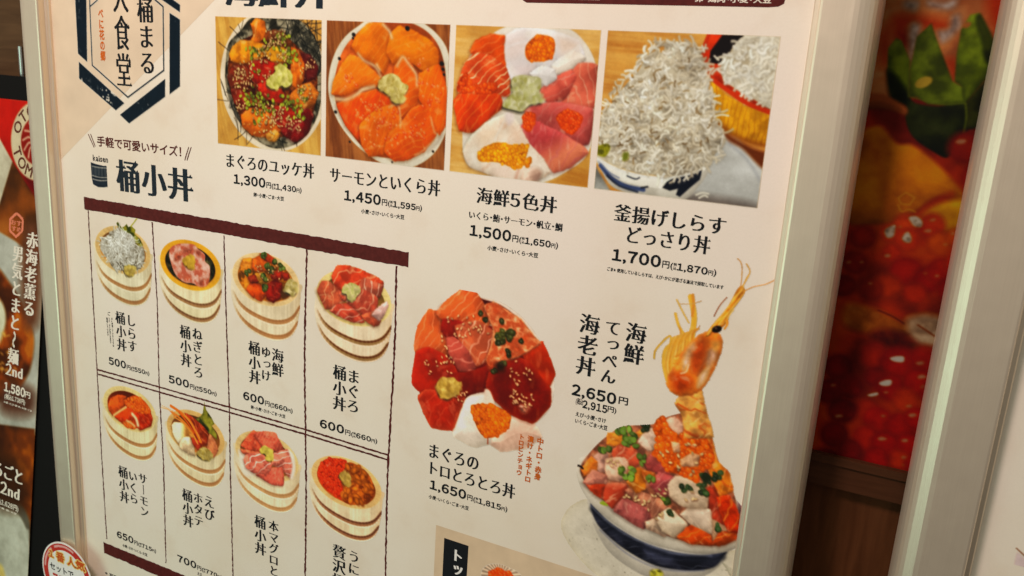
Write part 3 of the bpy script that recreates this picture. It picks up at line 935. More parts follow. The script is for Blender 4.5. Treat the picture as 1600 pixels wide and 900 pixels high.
# -- raw tuna tartare bowl with seaweed
e = tile(0, (243, 222, 196), (232, 172, 100), (208, 146, 78), 1.35, 61).zoom(330, 20, 4.0)
bowl_rim(e, circ(.525, .432, .487), (236, 220, 194), (200, 186, 160))
e.poly(circ(.530, .430, .440), e.flesh(C(150, 143, 125), .6, 1.15, .12, .5, .03, spec=0), raw=True)
nori = e.poly([(110, 190), (185, 110), (240, 40), (330, 15), (450, 20), (560, 50), (650, 160), (690, 300), (690, 520), (650, 680), (560, 800), (440, 848), (340, 830), (240, 760), (200, 700), (130, 560), (90, 440), (92, 300)],
              e.lumps(C(150, 144, 122), .05, .6, C(196, 188, 166), .5, lo=C(48, 46, 36)), 'seaweed')
dk = [(30, 30, 26), (44, 44, 38), (22, 22, 20), (60, 58, 48)]
e.strands([(140, 170), (330, 40), (540, 50), (660, 250), (660, 560), (610, 720), (440, 820), (270, 760), (150, 600), (110, 350)], 200, .11, .0046, dk, nori, curl=.5, dark=False)
e.strands([(430, 20), (600, 60), (690, 200), (690, 440), (560, 200)], 90, .15, .0045, dk, nori, curl=.4, dark=False)
e.strands([(60, 420), (100, 560), (160, 700), (230, 760), (240, 600), (110, 440)], 28, .12, .0045, dk, nori, curl=.4, dark=False)
e.poly([(105, 330), (150, 210), (280, 130), (420, 120), (560, 230), (650, 330), (660, 520), (600, 720), (480, 770), (350, 770), (210, 690), (130, 520)], e.lumps(C(150, 70, 28), .04, .55, C(205, 120, 50), .5, lo=C(70, 26, 16)), 'tuna_piece')
fs = dict(scale=.05, edge=.3, spec=.8)
def sl(pts, c, part='tuna_piece', **kw):
    d = dict(fs); d.update(kw); e.slab(pts, C(*c), part, **d)
sl([(250, 75), (285, 40), (330, 55), (340, 110), (320, 160), (270, 200), (245, 180), (270, 130)], (236, 118, 30), 'salmon_piece')
sl([(360, 150), (385, 110), (440, 120), (500, 180), (510, 240), (430, 220), (370, 200)], (120, 60, 30))
sl([(560, 250), (620, 270), (665, 340), (650, 400), (600, 430), (570, 400), (545, 300)], (105, 28, 30))
sl([(105, 400), (140, 330), (200, 320), (240, 350), (270, 430), (200, 480), (130, 475)], (128, 46, 26))
sl([(118, 260), (140, 210), (190, 175), (250, 180), (330, 200), (340, 260), (280, 300), (200, 312), (130, 300)], (240, 138, 30), 'salmon_piece')
sl([(330, 250), (370, 215), (450, 220), (500, 260), (470, 300), (380, 300)], (246, 158, 36), 'salmon_piece')
sl([(240, 310), (330, 298), (395, 320), (390, 380), (340, 425), (290, 450), (250, 400)], (180, 36, 20))
sl([(500, 220), (545, 240), (580, 330), (575, 420), (540, 468), (500, 440), (505, 340)], (236, 112, 24), 'salmon_piece')
sl([(125, 480), (190, 470), (240, 560), (205, 612), (150, 560)], (140, 42, 26))
sl([(290, 450), (340, 430), (430, 480), (462, 520), (430, 562), (380, 545), (310, 510)], (208, 46, 24))
sl([(350, 600), (450, 580), (560, 620), (470, 730), (400, 745), (340, 690)], (190, 40, 22))
sl([(190, 640), (250, 600), (350, 620), (400, 700), (435, 740), (385, 800), (340, 772), (260, 765), (200, 712)], (234, 112, 24), 'salmon_piece')
sl([(440, 740), (520, 660), (590, 588), (640, 640), (602, 750), (532, 806), (470, 772)], (132, 22, 24), spec=.8)
sl([(490, 520), (560, 460), (620, 440), (670, 500), (640, 572), (580, 592), (510, 570)], (232, 122, 36), 'salmon_piece')
sl([(345, 760), (400, 735), (430, 760), (400, 800), (360, 795)], (232, 150, 60), 'salmon_piece', shadow=.2)
def zp(x, y, r_=45): return [(x - r_, y - r_), (x + r_, y - r_ * .8), (x + r_, y + r_), (x - r_ * .8, y + r_)]
g = (158, 162, 44)
for (x, y, r_, n) in [(440, 185, 60, 26), (490, 275, 55, 24), (260, 250, 45, 16), (340, 205, 40, 14), (215, 500, 50, 18), (325, 555, 65, 34), (525, 605, 60, 30), (460, 545, 35, 12), (275, 350, 30, 6), (300, 650, 45, 12), (560, 510, 40, 12), (250, 570, 40, 12), (390, 620, 35, 8)]:
    e.scallion(zp(x, y, r_), int(n * .8), .0145, g)
for (x, y, r_, n) in [(400, 150, 60, 44), (310, 250, 60, 36), (200, 420, 60, 60), (165, 380, 40, 22), (420, 640, 70, 66), (520, 690, 45, 26), (350, 700, 60, 34), (600, 335, 50, 22), (580, 490, 55, 26), (190, 580, 40, 20), (440, 265, 45, 22), (330, 400, 60, 14), (300, 610, 60, 20), (210, 340, 45, 18)]:
    e.sesame(zp(x, y, r_), int(n * 1.3), .0155)
e.wasabi([(345, 440), (370, 395), (400, 370), (415, 325), (450, 325), (480, 350), (505, 390), (505, 440), (470, 466), (440, 455), (405, 476), (365, 465)], (226, 222, 130))
e.build(board, 'dish_photo', cast=(.94, .95, .82), first_label='photo of a tuna tartare bowl with wasabi and shredded seaweed')

# -- salmon bowl
e = tile(1, (246, 222, 196), (176, 122, 62), (128, 80, 38), 1.45, 62).zoom(505, 25, 3.6)
bowl_rim(e, e.T([(30, 430), (38, 300), (75, 190), (130, 110), (200, 55), (270, 10), (380, -15), (490, 0), (580, 50), (650, 112), (700, 195), (722, 330), (718, 500), (690, 650), (640, 752), (570, 818), (490, 852), (400, 852), (310, 818), (210, 748), (130, 662), (68, 560)]), (238, 226, 206), (205, 192, 170))
e.poly([(62, 430), (75, 300), (120, 180), (200, 90), (300, 30), (420, 20), (560, 70), (650, 170), (690, 330), (685, 500), (650, 640), (590, 730), (500, 790), (380, 800), (260, 770), (150, 650), (90, 540)], e.flesh(C(214, 110, 40), .7, 1.1, .1, .2, spec=0))
sk = dict(scale=.10, edge=.16, spec=.5, edgecol=C(205, 80, 8), lo=.90, hi=1.08)
def ss(pts, c, ang, amt=.55, part='salmon_slice', **kw):
    d = dict(sk); d.update(kw); d['stripe'] = (ang, .045, C(255, 168, 70), amt * .75); e.slab(pts, C(*c), part, **d)
ss([(165, 170), (190, 110), (250, 50), (330, 33), (370, 110), (402, 92), (392, 200), (340, 325), (290, 262), (200, 215)], (250, 136, 20), .7)
ss([(360, 205), (388, 95), (430, 58), (520, 95), (600, 140), (645, 200), (642, 272), (572, 312), (480, 245), (400, 270)], (252, 140, 18), 1.2)
ss([(540, 330), (650, 272), (690, 400), (692, 600), (652, 668), (620, 620), (580, 510), (535, 460)], (246, 112, 14), .3)
ss([(400, 290), (450, 225), (500, 280), (535, 400), (520, 520), (440, 570), (410, 480)], (246, 116, 22), 1.0)
ss([(50, 440), (60, 370), (110, 270), (150, 222), (200, 238), (322, 345), (312, 402), (220, 390), (130, 442)], (250, 132, 24), .9)
ss([(75, 495), (180, 452), (300, 412), (372, 460), (362, 520), (300, 560), (215, 610), (206, 696), (130, 612)], (242, 94, 10), .5, .35)
ss([(206, 615), (300, 530), (400, 498), (442, 600), (440, 700), (342, 772), (262, 788), (220, 722)], (248, 122, 20), .3)
ss([(440, 610), (500, 520), (572, 503), (612, 580), (636, 672), (562, 762), (480, 802), (402, 812), (348, 762), (372, 660)], (244, 106, 16), 1.1, .45)
for q, w_ in (([(198, 212), (240, 255), (290, 285), (325, 335)], 22), ([(68, 465), (130, 470), (190, 440), (225, 405), (285, 395)], 34), ([(415, 285), (445, 232), (478, 270), (520, 330), (530, 390)], 24), ([(370, 512), (415, 500), (432, 560), (436, 620)], 14), ([(606, 570), (628, 650), (640, 672), (570, 755), (520, 785)], 11), ([(345, 50), (370, 85), (385, 120)], 26), ([(296, 270), (315, 300)], 20)):
    e.line([(a + e.rng.normal() * 4, b + e.rng.normal() * 3) for a, b in q], w_ * .7, e.lumps(C(255, 226, 186), .03, .15, seed=3), alpha=.72, soft=2.4)
for q, n in (([(170, 470), (340, 460), (340, 590), (190, 600)], 60), ([(540, 370), (680, 370), (680, 520), (560, 520)], 46), ([(480, 560), (600, 590), (600, 690), (440, 700)], 44), ([(350, 540), (420, 530), (420, 640), (300, 620)], 30), ([(440, 240), (620, 240), (600, 310)], 16), ([(120, 330), (190, 320), (190, 400), (120, 400)], 24), ([(340, 690), (440, 650), (420, 790), (350, 780)], 22), ([(230, 650), (330, 620), (330, 760), (240, 770)], 26)):
    for p in e.scatter(q, int(n * .55)):
        rr = .010 + .006 * e.rng.random(); e.ell(p[0], p[1], rr, rr * .8, e.rng.random() * 3, C(226, 84, 20) if e.rng.random() < .5 else C(246, 140, 60), alpha=.7)
        e.ell(p[0] - .003, p[1] - .004, rr * .42, rr * .3, .5, C(255, 214, 170), alpha=.6)
for (x, y, r_) in [(172, 105, 13), (168, 125, 8), (474, 70, 15), (92, 240, 11), (70, 540, 11), (668, 268, 14), (675, 300, 10), (680, 330, 8), (150, 708, 7), (618, 762, 8), (388, 822, 6)]:
    q = e.T([(x, y)])[0]; e.ell(q[0], q[1], r_ * e.k, r_ * e.k * .8, .4, C(38, 34, 34))
e.line([(590, 762), (640, 715), (672, 670)], 18, C(165, 150, 136), alpha=.6, soft=3)
e.wasabi([(308, 400), (320, 360), (345, 335), (385, 322), (425, 340), (445, 372), (480, 392), (470, 425), (450, 440), (462, 470), (425, 492), (392, 478), (380, 452), (340, 425)], (222, 216, 132))
e.build(board, 'dish_photo', cast=(.97, .86, .85), first_label='photo of a salmon and roe bowl with orange slices')

# -- five colour seafood bowl
e = tile(2, (246, 222, 195), (232, 180, 116), (212, 154, 84), .05, 63).zoom(700, 35, 3.396)
e.poly([(540, 850), (640, 780), (740, 690), (800, 900)], table_bg(e, (206, 150, 74), (186, 126, 54), .1, .05, 4), smooth=False, soft=6)
bowl_rim(e, e.T([(290, 30), (420, 0), (600, 20), (700, 75), (782, 215), (800, 450), (745, 690), (640, 785), (505, 850), (360, 862), (200, 800), (110, 762), (80, 690), (76, 590), (58, 400), (110, 190), (200, 90)]), (244, 232, 216), (220, 206, 190))
sp = dict(scale=.10, edge=.12, spec=.5, lo=.86, hi=1.1)
WL = dict(lo=.95, hi=1.04, edge=.10)
def s3(pts, c, part, **kw):
    d = dict(sp); d.update(kw); e.slab(pts, C(*c), part, **d)
WS = C(250, 205, 170)
s3([(280, 160), (300, 80), (360, 40), (430, 30), (560, 50), (690, 95), (725, 190), (660, 240), (600, 265), (560, 295), (480, 245), (400, 275), (345, 315)], (238, 230, 230), 'squid_slice', lo=.93, hi=1.04, edgecol=C(180, 175, 185))
s3([(555, 230), (600, 190), (660, 150), (725, 188), (700, 225), (640, 258), (580, 275)], (250, 232, 216), 'squid_slice', lo=.95, hi=1.03)
for q, c, so in (([(300, 90), (400, 60), (430, 130), (360, 200), (300, 190)], (236, 214, 208), 9), ([(580, 70), (690, 100), (680, 150), (600, 170)], (240, 212, 196), 8), ([(350, 230), (430, 215), (460, 260), (380, 290)], (226, 206, 204), 8), ([(430, 45), (540, 55), (520, 75), (440, 75)], (252, 240, 230), 6)):
    e.poly(q, C(*c), soft=so)
e.line([(560, 230), (640, 170), (700, 120)], 8, C(250, 240, 228), alpha=.7, soft=2); e.line([(280, 160), (340, 120), (420, 100)], 6, C(240, 236, 236), alpha=.6, soft=2)
s3([(125, 150), (150, 100), (220, 68), (300, 72), (288, 140), (305, 245), (240, 200), (130, 165)], (232, 88, 22), 'salmon_slice', stripe=(1.1, .05, C(246, 150, 100), .4))
s3([(55, 330), (92, 220), (150, 163), (230, 183), (302, 240), (328, 320), (322, 392), (230, 382), (58, 376)], (226, 86, 38), 'salmon_slice', stripe=(.9, .038, WS, .9), scale=.1)
s3([(33, 420), (60, 383), (150, 373), (272, 383), (288, 450), (222, 502), (130, 582), (63, 572)], (230, 74, 14), 'salmon_slice', stripe=(.5, .05, C(246, 150, 90), .5))
s3([(600, 440), (640, 300), (690, 222), (795, 225), (778, 452), (690, 458)], (212, 104, 88), 'tuna_slice', stripe=(-.2, .055, C(226, 160, 140), .6))
s3([(493, 355), (580, 290), (655, 253), (677, 290), (622, 402), (542, 424), (495, 398)], (206, 94, 84), 'tuna_slice', stripe=(.9, .06, C(220, 140, 130), .5))
s3([(400, 470), (470, 438), (600, 428), (772, 458), (748, 642), (702, 652), (600, 602), (500, 542)], (192, 88, 86), 'tuna_slice', stripe=(.6, .07, C(206, 126, 120), .4))
s3([(383, 560), (440, 510), (500, 540), (600, 592), (720, 660), (742, 690), (655, 762), (560, 795), (490, 710), (420, 640)], (188, 74, 80), 'tuna_slice', grad=(.5, .86, .0 + .5 * 2.7 + .86 * .62, .13, C(228, 128, 104)), stripe=(.6, .08, C(206, 110, 116), .4))
s3([(83, 682), (130, 600), (230, 522), (330, 478), (382, 560), (420, 640), (500, 722), (545, 800), (420, 852), (220, 802), (120, 762)], (250, 226, 204), 'white_fish_slice', lo=.93, hi=1.04, edgecol=C(205, 170, 150), stripe=(.3, .10, C(226, 180, 156), .5))
for q, c, so in (([(160, 600), (240, 540), (270, 600), (190, 650)], (248, 214, 186), 9), ([(330, 540), (380, 570), (410, 640), (350, 640)], (244, 204, 180), 9), ([(110, 690), (150, 680), (160, 760), (130, 750)], (252, 238, 220), 7), ([(430, 700), (500, 740), (500, 790), (430, 780)], (248, 226, 208), 8), ([(240, 760), (330, 780), (330, 830), (250, 810)], (246, 214, 196), 8)):
    e.poly(q, C(*c), soft=so)
e.poly([(300, 490), (340, 470), (350, 520), (320, 545)], C(236, 214, 208), soft=3); e.line([(250, 620), (280, 560), (300, 520)], 9, C(246, 232, 216), alpha=.8, soft=2); e.line([(360, 830), (372, 790), (380, 760)], 16, C(190, 120, 104), alpha=.6, soft=3)
e.poly([(400, 790), (470, 770), (500, 800), (470, 850), (400, 850)], e.flesh(C(232, 188, 168), spec=.2), soft=4)
s3([(438, 270), (500, 235), (562, 252), (572, 300), (522, 332), (470, 302)], (246, 238, 234), 'scallop_slice', lo=.95, hi=1.03)
e.roe([(60, 310), (100, 262), (130, 330), (250, 320), (240, 378), (62, 372)], 60, .016, (236, 84, 20))
e.roe([(413, 128), (478, 68), (562, 90), (548, 192), (430, 204)], 110, .014, (246, 112, 12))
e.roe([(163, 690), (250, 638), (340, 650), (422, 655), (402, 750), (372, 778), (260, 742), (170, 737)], 170, .014, (252, 146, 14))
e.roe([(418, 725), (440, 720), (444, 745), (420, 760)], 5, .017, (240, 132, 16))
e.roe([(400, 490), (450, 480), (466, 520), (436, 580), (402, 560)], 30, .014, (236, 84, 22))
e.roe([(575, 500), (640, 462), (715, 500), (692, 560), (655, 595), (600, 550)], 64, .015, (232, 78, 22))
e.wasabi([(290, 445), (315, 400), (345, 370), (335, 320), (350, 290), (400, 278), (440, 285), (485, 292), (495, 340), (482, 372), (502, 420), (460, 430), (430, 440), (395, 472), (350, 465)], (200, 206, 150))
e.build(board, 'dish_photo', cast=(1.0, .95, .84), first_label='photo of a five colour seafood bowl with white squid and tuna')

# -- whitebait heap
e = tile(3, (243, 218, 188), (226, 168, 92), (196, 134, 62), .04, 64).zoom(920, 40, 3.158)
e.poly([(500, 560), (700, 540), (800, 640), (900, 760), (900, 950), (400, 950), (460, 850)], e.flesh(C(190, 190, 184), .92, 1.05, .2, 0, spec=0), 'table_cloth', soft=2)
e.line([(690, 580), (780, 660), (850, 770)], 8, C(140, 144, 150), soft=3, alpha=.7); e.poly([(500, 830), (620, 840), (830, 880), (820, 930), (480, 880)], C(120, 112, 106), soft=6)
e.poly([(10, 640), (50, 720), (110, 820), (110, 840), (10, 840)], e.flesh(C(150, 150, 144), .8, 1.1, spec=0), smooth=False, soft=2)
e.poly([(640, 480), (700, 540), (800, 600), (900, 640), (900, 720), (850, 700), (760, 610), (680, 560)], C(112, 56, 22), soft=3)
tb = e.poly([(600, 265), (680, 345), (790, 402), (905, 442), (900, 600), (800, 580), (690, 530), (630, 470)], e.flesh(C(226, 156, 26), .85, 1.1, .05, .2, stripe=(.05, .03, C(172, 104, 16), .7), spec=.1), 'wooden_bowl', smooth=False)
e.line([(640, 480), (720, 548), (880, 596)], 20, C(150, 84, 20), alpha=.7, soft=3)
e.poly([(560, 180), (558, 110), (600, 42), (960, 42), (960, 445), (890, 436), (780, 385), (690, 320), (610, 265)], e.flesh(C(206, 58, 16), .85, 1.15, .08, .2, spec=.2), smooth=False, pid=tb)
e.poly([(592, 185), (600, 125), (660, 44), (800, 44), (800, 150), (640, 190)], C(34, 28, 28), smooth=False, pid=tb)
W_ = [(230, 216, 192), (218, 202, 174), (202, 186, 158), (238, 226, 206), (190, 172, 144), (212, 200, 178)]
hp = [(650, 215), (660, 165), (690, 140), (720, 95), (780, 48), (960, 44), (960, 410), (880, 405), (810, 362), (720, 310), (665, 262)]
h2 = e.poly(hp, e.lumps(C(226, 214, 190), .06, .25, C(244, 234, 214), .5, lo=C(186, 172, 146)), 'whitebait')
e.strands(hp, 200, .050, .0125, [(244, 236, 218), (234, 224, 202), (226, 214, 190)], h2, curl=2.4)
e.line([(600, 30), (572, 100), (566, 170), (592, 245), (690, 322), (790, 388), (960, 452)], 20, C(204, 62, 20), pid=tb)
bowl = e.poly([(30, 640), (120, 690), (250, 732), (400, 742), (550, 702), (610, 640), (590, 720), (545, 790), (470, 860), (330, 860), (200, 830), (110, 790), (60, 710)], e.flesh(C(232, 224, 206), .92, 1.04, .15, .3, .03, C(160, 156, 150), spec=.1), 'bowl')
nb = C(28, 32, 44)
e.poly([(362, 800), (385, 770), (420, 750), (500, 735), (560, 712), (548, 760), (500, 800), (450, 845), (430, 835), (440, 805), (400, 815)], nb, smooth=False)
for q, w_, c in (([(58, 690), (110, 750), (180, 790), (270, 810)], 22, (70, 84, 122)), ([(90, 740), (150, 790), (240, 820)], 10, (40, 48, 70)), ([(50, 668), (100, 722), (150, 752)], 7, (120, 132, 160)), ([(190, 742), (230, 757), (250, 750)], 8, (50, 56, 72)), ([(260, 800), (290, 795)], 9, (30, 34, 46)), ([(40, 660), (140, 712), (260, 742), (400, 752), (540, 722)], 7, (238, 234, 224))): e.line(q, w_, C(*c), soft=1.2)
mp = [(52, 600), (62, 460), (112, 385), (192, 280), (245, 222), (282, 158), (330, 124), (362, 132), (392, 95), (475, 98), (540, 122), (568, 195), (584, 265), (598, 345), (622, 455), (660, 545), (620, 640), (548, 690), (420, 742), (300, 722), (180, 702), (90, 640)]
def fld(x, y):
    X, Y = np.atleast_1d(x), np.atleast_1d(y)
    n = sstep(.30, .66, fbm(X / .085, Y / .085, 77, 3)); m = sstep(.32, .62, fbm(X / .036, Y / .036, 31, 2))
    g = np.clip((X - 3.20) / .5, 0, 1) * np.clip((Y - .15) / .5, 0, 1)
    return np.clip((.70 + .26 * n + .14 * m) * (1.06 - .26 * g), .5, 1.08)
def mound(X, Y, sd):
    return np.clip(C(222, 208, 180) * (fld(X.ravel(), Y.ravel()).reshape(X.shape) * .86)[..., None], 0, 1)
f1 = lambda x, y: float(fld(x, y)[0])
WB = [(244, 232, 208), (236, 222, 196), (226, 210, 182), (250, 240, 220), (216, 198, 168), (232, 220, 196)]
mo_ = e.poly(mp, mound, 'whitebait')
e.poly([(40, 590), (38, 645), (120, 690), (250, 733), (400, 744), (540, 712), (600, 660), (560, 600), (300, 640)], mound, pid=mo_, smooth=False)
e.strands(mp, 620, .052, .0120, WB, mo_, curl=2.6, field=f1)
e.strands(mp, 240, .050, .0110, WB[:4], mo_, curl=3.2, field=lambda x, y: min(1.0, f1(x, y) * 1.08))
e.strands(mp, 60, .026, .008, [(130, 106, 72), (150, 126, 90), (112, 90, 60)], mo_, curl=2, dark=False)
ed = [(48, 450), (100, 370), (180, 262), (240, 200), (270, 140), (325, 104), (385, 74), (480, 82), (545, 116), (574, 195), (590, 262), (604, 344), (630, 452), (670, 545), (628, 645), (552, 700), (420, 746), (300, 724)]
for i in range(len(ed) - 1):
    (x0, y0), (x1, y1) = ed[i], ed[i + 1]
    for t in np.linspace(0, 1, 7)[:-1]:
        x, y = x0 + (x1 - x0) * t, y0 + (y1 - y0) * t
        e.strands(zp(x, y, 9), 1, .045, .010, WB[:4], mo_, curl=2.4, field=lambda a, b: max(.86, f1(a, b)))
for q in ([(385, 70), (420, 90), (440, 100)], [(620, 450), (655, 440), (690, 445)], [(420, 770), (440, 720), (470, 690)], [(530, 835), (560, 825), (590, 830)], [(545, 850), (570, 838), (585, 845)], [(300, 130), (320, 110), (345, 118)], [(185, 250), (205, 238)], [(560, 100), (570, 130)], [(590, 220), (612, 210)], [(620, 350), (645, 345)], [(640, 170), (620, 150)], [(480, 735), (490, 760)]): e.line(q, 9, C(222, 214, 194), pid=mo_)
e.poly([(38, 600), (90, 583), (106, 605), (80, 647), (42, 635)], e.lumps(C(168, 168, 34), .03, .4), 'leaf_garnish'); e.poly([(170, 630), (195, 628), (192, 660), (168, 665)], C(120, 128, 40), soft=2)
e.build(board, 'dish_photo', first_label='photo of a tall whitebait heap over a blue and white bowl')

# -- three tuna bowl without a frame
e = Print(1.74, 1.68, 3.10, 3.02, (205, 199, 168), seed=65).zoom(640, 440, 3.333)
rim = e.T([(28, 360), (95, 180), (250, 70), (390, 86), (490, 116), (592, 193), (672, 300), (748, 470), (738, 640), (655, 742), (540, 815), (400, 850), (230, 785), (60, 600)])
bowl_rim(e, rim, (216, 208, 186), (200, 190, 168), 'bowl_photo')
e.poly([(345, 92), (400, 96), (480, 126), (572, 196), (640, 280), (655, 305), (720, 480), (715, 620), (640, 725), (560, 700), (600, 320), (380, 200)], e.flesh(C(96, 28, 18), .7, 1.1, spec=0), soft=1.5)
e.poly([(60, 360), (200, 250), (420, 230), (600, 340), (700, 480), (640, 680), (440, 600), (300, 600), (210, 730), (100, 650), (50, 500)], e.flesh(C(140, 28, 16), .8, 1.1, spec=0), 'tuna_slice')
tk = dict(scale=.11, edge=.22, spec=.45, lo=.84, hi=1.12, grow=.016)
def tm(pts, c, part='tuna_slice', **kw):
    d = dict(tk); d.update(kw); e.slab(pts, C(*c), part, **d)
tm([(415, 835), (470, 770), (520, 715), (600, 720), (645, 745), (685, 812), (600, 862), (480, 882)], (226, 190, 162), 'white_fish_slice', lo=.88, hi=1.06, edgecol=C(216, 200, 172), shadow=.1, edge=.3, edgew=.03)
tm([(222, 745), (262, 660), (345, 570), (400, 556), (440, 640), (410, 700), (425, 830), (340, 858), (235, 805)], (222, 214, 190), 'white_fish_slice', lo=.95, hi=1.05, edgecol=C(205, 198, 172), shadow=.1, edge=.35, edgew=.03)
tm([(30, 330), (48, 240), (100, 150), (140, 163), (200, 250), (222, 330), (182, 392), (110, 356), (34, 362)], (216, 122, 58), stripe=(.35, .06, C(242, 168, 120), .75))
tm([(143, 160), (200, 103), (290, 30), (342, 60), (388, 130), (414, 222), (350, 252), (250, 222), (180, 202)], (216, 120, 56), stripe=(.75, .055, C(244, 176, 130), .8))
tm([(180, 200), (250, 210), (300, 225), (280, 290), (200, 290), (170, 250)], (170, 40, 24))
tm([(240, 235), (350, 208), (432, 260), (438, 330), (408, 402), (346, 437), (300, 372), (258, 290)], (206, 122, 80), stripe=(.4, .07, C(238, 176, 150), .8), spec=.5)
tm([(195, 300), (240, 296), (300, 368), (338, 440), (327, 478), (260, 458), (213, 382)], (182, 96, 82), stripe=(.9, .08, C(226, 150, 130), .7))
tm([(22, 470), (40, 370), (100, 348), (180, 388), (218, 428), (245, 482), (205, 562), (60, 573), (18, 530)], (168, 44, 18), edgecol=C(206, 80, 40), edge=.55)
tm([(48, 600), (90, 568), (220, 578), (305, 566), (262, 652), (222, 770), (118, 758), (78, 680)], (176, 52, 22), edgecol=C(224, 130, 80), edge=.6, edgew=.02, stripe=(.5, .09, C(214, 100, 60), .5))
tm([(205, 485), (330, 475), (430, 428), (530, 415), (440, 560), (350, 568), (300, 590), (240, 540)], (128, 30, 14), spec=.2)
tm([(590, 370), (640, 345), (692, 318), (717, 390), (753, 470), (722, 552), (680, 512), (630, 440)], (188, 62, 16), edgecol=C(215, 96, 30))
tm([(425, 470), (540, 398), (620, 420), (690, 522), (727, 560), (727, 642), (642, 732), (520, 682), (440, 602), (405, 545)], (126, 28, 10), edgecol=C(186, 66, 22), edge=.6, edgew=.022, spec=.25)
e.poly([(390, 565), (420, 570), (440, 640), (400, 650)], C(226, 205, 178), soft=2)
e.poly([(570, 640), (630, 640), (610, 685), (580, 680)], e.lumps(C(200, 140, 110), .02, .4), soft=4)
e.slab([(390, 130), (440, 108), (500, 150), (580, 200), (650, 290), (682, 320), (640, 345), (560, 392), (480, 412), (420, 442), (402, 400), (430, 330), (440, 250)], C(228, 164, 112), 'minced_tuna', scale=.03, spec=.5)
e.poly([(395, 135), (440, 112), (500, 152), (580, 202), (650, 292), (676, 320), (560, 390), (480, 410), (420, 438), (405, 400), (432, 330), (442, 250)], e.lumps(C(230, 168, 118), .026, .3, C(248, 212, 170), .7, lo=C(200, 112, 62)))
for (x, y) in [(450, 150), (600, 290), (500, 380), (430, 430), (560, 350)]: e.poly(zp(x, y, 20), e.lumps(C(215, 112, 56), .03, .2), soft=6)
e.roe([(318, 655), (360, 640), (425, 642), (522, 690), (512, 762), (462, 802), (402, 812), (358, 772)], 170, .017, (234, 134, 20))
e.scallion([(455, 250), (530, 255), (550, 310), (500, 340), (450, 320)], 24, .020, (84, 104, 40), part='green_onion')
for (x, y) in [(372, 165), (398, 198), (482, 207), (585, 315), (513, 366), (516, 380), (475, 435), (440, 462), (490, 420), (460, 320), (535, 268)]: e.scallion(zp(x, y, 8), 2, .020, (70, 86, 36))
e.poly(zp(470, 445, 20), C(50, 30, 20), soft=5)
e.sesame([(200, 170), (360, 180), (420, 270), (250, 300), (180, 280)], 44, .019); e.sesame([(80, 360), (230, 420), (220, 480), (60, 480)], 26, .019); e.sesame([(520, 380), (660, 470), (640, 690), (520, 640)], 60, .019)
e.sesame([(230, 590), (310, 570), (280, 650)], 16, .019); e.sesame([(160, 260), (190, 330), (240, 400), (160, 400)], 14, .019); e.sesame([(540, 580), (640, 600), (600, 650), (520, 640)], 20, .019)
e.wasabi([(140, 545), (150, 515), (172, 495), (200, 500), (232, 498), (250, 520), (272, 522), (262, 548), (258, 578), (230, 595), (202, 612), (178, 605), (155, 590)], (206, 204, 100))
e.line([(408, 815), (407, 845)], 6, C(150, 60, 30), alpha=.8)
e.build(board, 'bowl_photo', lift=.0018, cast=(.90, .74, .62), white=(1, .97, .92), first_label='cut-out photo of a bowl of three kinds of tuna with orange roe in front')

# -- big seafood bowl with the prawn standing on top
e = Print(2.78, 1.20, 4.13, 3.72, (200, 193, 162), seed=66).zoom(880, 640, 3.4615)
def speck(X, Y, sd):
    n = vnoise(X / .010, Y / .010, 5); c = C(206, 204, 184) * (.97 + .05 * fbm(X / .2, Y / .2, 3, 3))[..., None]
    s_ = (sstep(.93, .96, n))[..., None] * .7
    c = c * (1 - s_) + C(70, 70, 60) * s_
    t = np.clip(np.exp(sd / .05) * .8, 0, 1)[..., None]
    return c * (1 - t) + C(202, 198, 172) * t
pl = e.poly([(-10, 640), (10, 560), (60, 510), (150, 485), (300, 560), (700, 800), (930, 760), (955, 830), (940, 980), (400, 990), (190, 900), (60, 770)], speck, 'bowl_photo', soft=3)
for i in range(26): e.line([(830 + i * 4, 800 + i * 3), (870 + i * 3.5, 840 + i * 5), (905 + i * 2, 900 + i * 6)], 1.6, C(160, 160, 140), alpha=.5)
bw_ = e.poly([(140, 480), (150, 560), (180, 660), (250, 770), (350, 850), (460, 905), (620, 925), (760, 900), (850, 840), (900, 760), (900, 730), (600, 740), (300, 600)], e.flesh(C(204, 202, 184), .93, 1.04, .3, .3, .04, C(156, 156, 150), spec=0), 'bowl')
band = e.poly([(150, 505), (230, 590), (330, 660), (450, 722), (600, 768), (760, 785), (880, 765), (862, 800), (822, 848), (740, 868), (620, 866), (480, 836), (330, 752), (220, 660), (170, 590)], e.flesh(C(54, 58, 74), .6, 1.3, .1, .3, .02, stripe=(1.2, .05, C(110, 118, 136), .4), spec=0), 'bowl_band', soft=1.5)
e.line([(160, 540), (240, 625), (350, 700), (480, 758), (620, 800), (780, 812), (860, 796)], 30, C(30, 34, 44), alpha=.75, soft=4); e.line([(150, 520), (240, 605), (350, 680), (480, 738), (620, 780), (800, 790)], 9, C(150, 160, 176), alpha=.5, soft=2)
e.line([(200, 650), (330, 768), (480, 846), (620, 872), (760, 868)], 8, C(80, 90, 124), alpha=.5, soft=2)
e.poly([(470, 875), (500, 862), (530, 870), (540, 900), (480, 910)], e.lumps(C(206, 180, 60), .03), soft=2)
e.poly([(80, 300), (74, 350), (100, 430), (165, 525), (300, 635), (450, 718), (620, 765), (780, 782), (905, 762), (992, 704), (1004, 620), (972, 540), (930, 480), (800, 300), (400, 200), (120, 250)],
       e.flesh(C(200, 197, 178), .96, 1.04, .3, .3, .012, C(146, 148, 146), spec=0), pid=bw_)
e.poly([(945, 500), (985, 540), (1000, 600), (985, 660), (945, 690)], e.lumps(C(150, 118, 116), .04, .3), soft=2)
